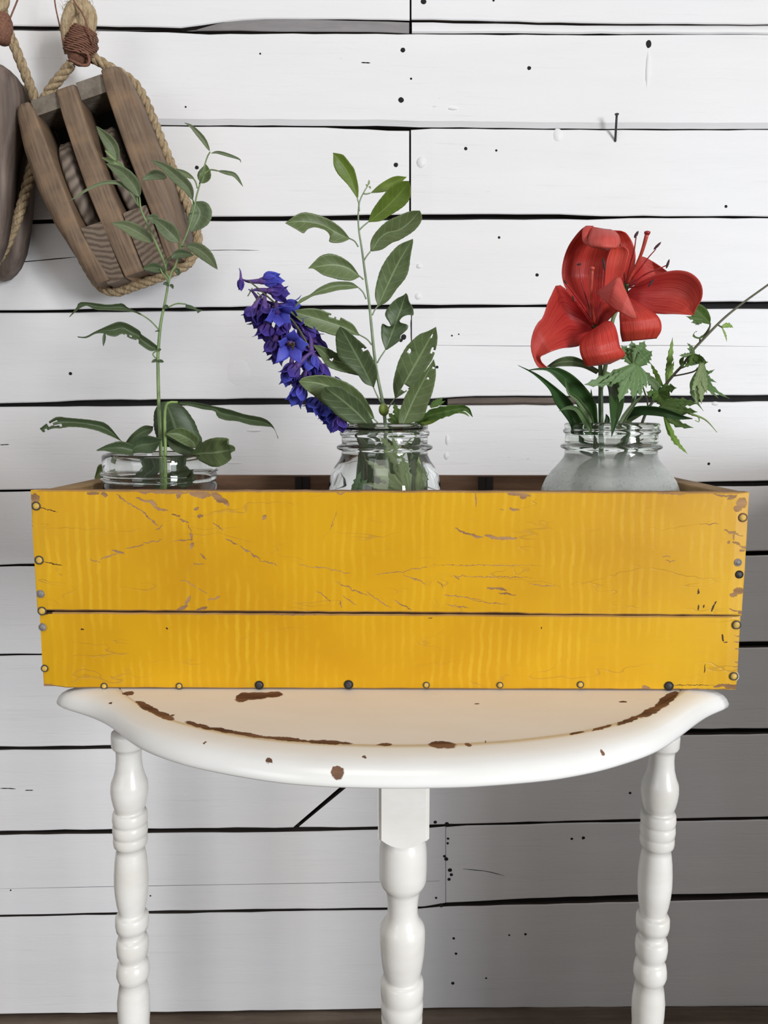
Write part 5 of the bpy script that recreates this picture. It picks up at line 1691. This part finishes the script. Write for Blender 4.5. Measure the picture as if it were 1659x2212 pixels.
def stamen(parent, pts, r, anther=None, Y=.07, mat=None, r_end=None):
    s_ = stalk(parent, pts, [r, r * .8, r_end or r * .55], mat or FIL, 'stamen', 14, Y)
    if anther:
        (x0, y0), (x1, y1), ra, ya = anther
        a, b = P(x0, y0, ya), P(x1, y1, ya)
        g = G()
        d = b - a
        L = d.length
        lathe(g, [(0, .0002), (L * .15, ra * MMPX * .7), (L * .45, ra * MMPX), (L * .8, ra * MMPX * .75), (L, .0002)], (a, d), 8)
        g.out('anther', ANTH, s_)
    return s_


stamen(F1, [(1283, 700, .080), (1268, 650, .072), (1256, 610, .066), (1252, 578, .064)], 2.2, ((1246, 572), (1256, 570), 2.6, .063))
stamen(F1, [(1284, 700, .080), (1277, 660, .070), (1277, 620, .064), (1279, 582, .060)], 4.4, None, mat=PIST, r_end=4.0)
g = G()
lathe(g, [(0, .0012), (.0012, .0022), (.0024, .0019), (.003, .0006)], (P(1279, 584, .060), P(1280, 574, .059) - P(1279, 584, .060)), 9)
g.out('stigma', PIST, F1)
stamen(F1, [(1288, 700, .080), (1298, 640, .072), (1302, 600, .068), (1303, 580, .066)], 2.0, ((1302, 556), (1307, 584), 2.8, .065))
stamen(F1, [(1281, 698, .078), (1262, 665, .064), (1240, 634, .054), (1222, 611, .048)], 2.4, ((1218, 604), (1224, 614), 2.0, .048))
stamen(F1, [(1279, 700, .078), (1262, 672, .064), (1248, 655, .058), (1240, 648, .054)], 2.0, ((1236, 638), (1241, 652), 2.0, .053))
stamen(F1, [(1288, 702, .079), (1296, 676, .074), (1306, 650, .07)], 2.0)
# bloom behind, right
surf('petal', [(1347, 620), (1325, 580), (1311, 545), (1308, 515), (1318, 497)], [(1357, 612), (1369, 580), (1373, 552), (1367, 526), (1354, 505), (1342, 499)], [.100, .112, .118, .116, .108], RED_LT, F2, cup=.18, **pk)
surf('petal', [(1357, 612), (1370, 580), (1379, 557), (1392, 555), (1412, 566), (1430, 578), (1446, 590)], [(1360, 620), (1385, 612), (1405, 608), (1425, 604), (1446, 596)], [.100, .112, .118, .112], RED_IN, F2, cup=.15, **pk)
surf('petal', [(1353, 632), (1378, 612), (1410, 596), (1440, 587), (1466, 584), (1490, 589), (1508, 603), (1517, 622), (1516, 645), (1506, 662), (1498, 680)], [(1355, 642), (1368, 648), (1382, 661), (1402, 674), (1430, 678), (1455, 678), (1476, 679), (1488, 680), (1496, 681)], [.098, .086, .078, .070, .064, .062], RED_IN, F2, cup=.26, **pk)
surf('petal', [(1352, 640), (1342, 660), (1338, 680), (1339, 700), (1340, 720), (1344, 738)], [(1362, 644), (1395, 664), (1416, 678), (1427, 694), (1428, 714), (1418, 731)], [.096, .072, .060, .054, .056, .064], RED_LT, F2, cup=-.16, **pk)
stamen(F2, [(1353, 615, .096), (1362, 570, .088), (1370, 540, .082), (1374, 512, .080)], 2.4, ((1370, 514), (1379, 499), 3.2, .079))
stamen(F2, [(1354, 612, .096), (1376, 570, .086), (1388, 540, .080), (1398, 504, .076)], 4.2, None, mat=PIST, r_end=4.6)
g = G()
lathe(g, [(0, .0015), (.0012, .0024), (.0026, .0026), (.0034, .0008)], (P(1397.5, 508, .076), P(1399, 498, .076) - P(1397.5, 508, .076)), 9)
g.out('stigma', FIL, F2)
stamen(F2, [(1356, 614, .096), (1385, 577, .086), (1400, 557, .082), (1417, 538, .078)], 2.0, ((1412, 539), (1428, 523), 2.8, .077))
stamen(F2, [(1358, 618, .096), (1395, 592, .086), (1420, 582, .080), (1440, 573, .078)], 2.0, ((1439, 580), (1446, 560), 2.8, .077))
stamen(F2, [(1357, 622, .096), (1390, 615, .084), (1408, 606, .078)], 1.8, ((1400, 620), (1413, 602), 2.4, .077))
stamen(F2, [(1350, 612, .098), (1345, 565, .100), (1339, 530, .098)], 2.0, ((1340, 532), (1333, 509), 2.8, .097))
# strap leaves
for A, B, yy, mt in (
        ([(1236, 935), (1229, 912), (1200, 872), (1186, 841), (1153, 809), (1119, 789)], [(1262, 935), (1258, 912), (1237, 872), (1211, 845), (1164, 810), (1121, 790)], [.075, .055, .035], STRAP),
        ([(1294, 930), (1291, 908), (1287, 870), (1264, 836), (1237, 810), (1211, 796), (1197, 794), (1164, 795), (1143, 799)], [(1262, 930), (1262, 910), (1247, 877), (1237, 856), (1218, 834), (1197, 812), (1180.5, 800.5), (1161, 799), (1143, 800)], [.080, .068, .052, .045], STRAP),
        ([(1296, 800), (1273, 787), (1255, 776), (1237, 770), (1218.5, 771), (1200, 778), (1182, 791)], [(1288, 808), (1264, 796), (1247, 792), (1227.5, 791), (1208, 791.5), (1195, 794), (1182, 792)], [.086, .098, .085], LEAF_BD),
        ([(1306, 822), (1314, 841), (1316, 866.6), (1318, 894), (1320, 921), (1321, 944)], [(1330.6, 818), (1347, 845), (1347, 874), (1341.5, 894), (1330.6, 921), (1321, 944)], [.072, .050, .034, .032], STRAP),
        ([(1336, 915), (1345, 896), (1360, 884), (1376, 878), (1396, 877), (1423, 879.5), (1450.5, 887), (1477.6, 898.5), (1496, 904)], [(1342, 922), (1352, 910), (1366, 900), (1382, 897), (1405, 897), (1432, 900), (1461, 906), (1496, 905)], [.078, .060, .045, .035], STRAP)):
    surf('leaf', A, B, yy, mt, LY, cup=.35, nt=26, thick=.0004)
for mid_, hw_, yy, mt in (([(1280, 925), (1275, 903), (1249, 866), (1229, 848), (1219, 815)], 6, [.06, .05], STRAPL), ([(1278, 935), (1262, 905), (1246, 884), (1226, 881), (1207, 888)], 7, [.056, .045], STRAPL), ([(1280, 905), (1278, 870), (1277, 840)], 4, .095, STRAP), ([(1335, 930), (1350, 900), (1372, 870), (1392, 853)], 6, .06, LEAF_BD), ([(1330, 925), (1360, 903), (1402, 886)], 9, .07, LEAF_BD), ([(1310, 920), (1312, 905), (1309, 894)], 6, .09, STRAP),
                          ([(1262, 1090), (1285, 1000), (1284, 925)], 9, .095, LEAF_BD), ([(1325, 1090), (1335, 1000), (1352, 925)], 9, .1, LEAF_BD), ([(1290, 1000), (1262, 970), (1250, 930)], 9, .098, STRAP), ([(1390, 1000), (1375, 960), (1380, 925)], 12, .098, LEAF_BD), ([(1240, 1075), (1262, 1020), (1300, 985)], 13, .07, LEAF_BD)):
    leaf(LY, mid_, hw_, yy, mt, serr=0, cup=.3, peak=.35)

# ---- right jar: divided leaves on a thin stem running out to the right
RS = empty('divided_leaf_sprig', foot(1370, .095), 'thin stem slanting right out of the clouded jar with drooping divided leaves', 'sprig')
YR = 0.100
stalk(RS, [(1345, 1110, YR), (1365, 1000, YR), (1392, 900, YR), (1425, 848, YR), (1455, 810, YR), (1476, 787, YR), (1494, 760, YR), (1514, 738, YR), (1560, 691, YR), (1604, 655, YR), (1662, 613, YR), (1740, 556, YR)], [3.4, 3.4, 3.4, 3.2, 3, 2.8, 2.4, 2.2, 2], STEM_O, 'stem', 60)
petioles(RS, [[(1456, 812, YR), (1478, 808, .098), (1500, 802, .09), (1508, 794, .088)], [(1470, 796, YR), (1484, 790, .092), (1492, 786, .09)], [(1400, 895, YR), (1398, 865, .08), (1390, 840, .066), (1376, 790, .060)], [(1512, 738, YR), (1513, 728, .095), (1526, 722, .09), (1533, 708, .088), (1534, 698, .088)], [(1548, 700, YR), (1556, 705, .1), (1560, 707, .1)]], 1.7, STEM_O)
palmate(RS, (1374, 788), [(1393, 736, 18, 2, .056), (1409, 758, 17, 0, .054), (1342, 746, 17, 0, .062), (1364, 736, 14, 0, .06), (1262, 831, 16, 8, .044), (1318, 832, 9, 0, .048), (1296, 828, 9, 3, .046), (1337, 870, 15, -4, .048), (1367, 862, 13, 0, .05), (1384, 858, 12, 0, .052), (1397, 838, 11, 2, .056)], .058, PALM, teeth=4)
palmate(RS, (1440, 834), [(1453, 729, 7, 0), (1447, 752, 5), (1444, 770, 5), (1456, 780, 5)], .112, LIME, teeth=4)
palmate(RS, (1431, 834), [(1405, 784, 5.5, 0), (1414, 806, 5)], .115, LIME, teeth=3)
palmate(RS, (1436, 898), [(1485, 980, 8, -8, .07), (1464, 961, 5, -3, .074), (1452, 942, 5, 0, .076)], .085, LIME, teeth=5)
palmate(RS, (1516, 784), [(1504, 874, 12, 0, .064), (1515, 873, 10, 0, .062), (1494, 845, 8, 3, .066), (1527, 850, 8, -2, .066)], .080, PALE, teeth=4)
palmate(RS, (1520, 786), [(1552, 860, 6, -12, .07), (1520, 888, 5, -26, .07), (1576, 861, 5, -16, .075), (1544, 798, 5, -14, .078), (1548, 826, 5, -10, .074)], .084, PALM, teeth=3)
palmate(RS, (1500, 766), [(1467, 768, 5, 0, .085), (1478, 793, 8, 3, .078), (1490, 786, 8, 0, .076), (1504, 781, 7, 0, .078), (1520, 772, 8, -4, .08), (1484, 741, 4, -3), (1484, 752, 4, -2), (1530, 782, 8, -8, .08)], .088, PALMD, teeth=3)
leaf(RS, [(1484, 786), (1505, 776), (1526, 782)], 11, .094, LEAF_AD, serr=0)
leaf(RS, [(1476, 793), (1472, 780), (1478, 770)], 5, .09, PALMD, serr=0)
palmate(RS, (1424, 850), [(1394, 818, 12, -6, .09), (1382, 800, 9, -6, .09), (1462, 838, 12, 4, .085), (1450, 862, 13, 0, .08), (1430, 878, 12, 0, .08), (1396, 846, 11, 3, .085), (1408, 866, 9, 0, .084)], .092, PALMD, teeth=2)
palmate(RS, (1426, 876), [(1507, 872, 11, 4, .062), (1507, 890, 12, -2, .06), (1498, 924, 9, -12, .06), (1470, 866, 8, 3, .07)], .078, PALMD, teeth=3)
stalk(RS, [(1490, 893, .062), (1515, 902, .06), (1530, 912, .06), (1549, 934, .06)], [2.4, 1.6, .5], STEM_L, 'tendril', 12)
stalk(RS, [(1494, 896, .062), (1508, 900, .06), (1510, 911, .06), (1501, 908, .06)], [1.8, 1.4, .6], STEM_L, 'tendril', 12)
surf('leaf', [(1534, 700), (1535, 686), (1527, 668), (1512, 657), (1500, 660)], [(1534, 701), (1520, 698), (1508, 694), (1500, 688), (1492, 678), (1496, 668)], [.088, .08, .074], PALMD, RS, cup=.2, nt=14, ns=6)
palmate(RS, (1520, 690), [(1482, 683, 5, 2, .074), (1493, 697, 6, 0, .076), (1502, 702, 5, 0, .078)], .080, PALMD, teeth=2)
surf('leaf', [(1533, 703), (1524, 718), (1512, 728), (1502, 726), (1499, 719), (1506, 716)], [(1534, 706), (1530, 718), (1520, 728), (1508, 732), (1496, 726), (1504, 715)], [.088, .092, .09], PALMD, RS, cup=.2, nt=18, ns=4)
palmate(RS, (1559, 707), [(1584, 708, 6, 5), (1570, 738, 2.4, 2)], .1, LIME, teeth=3)
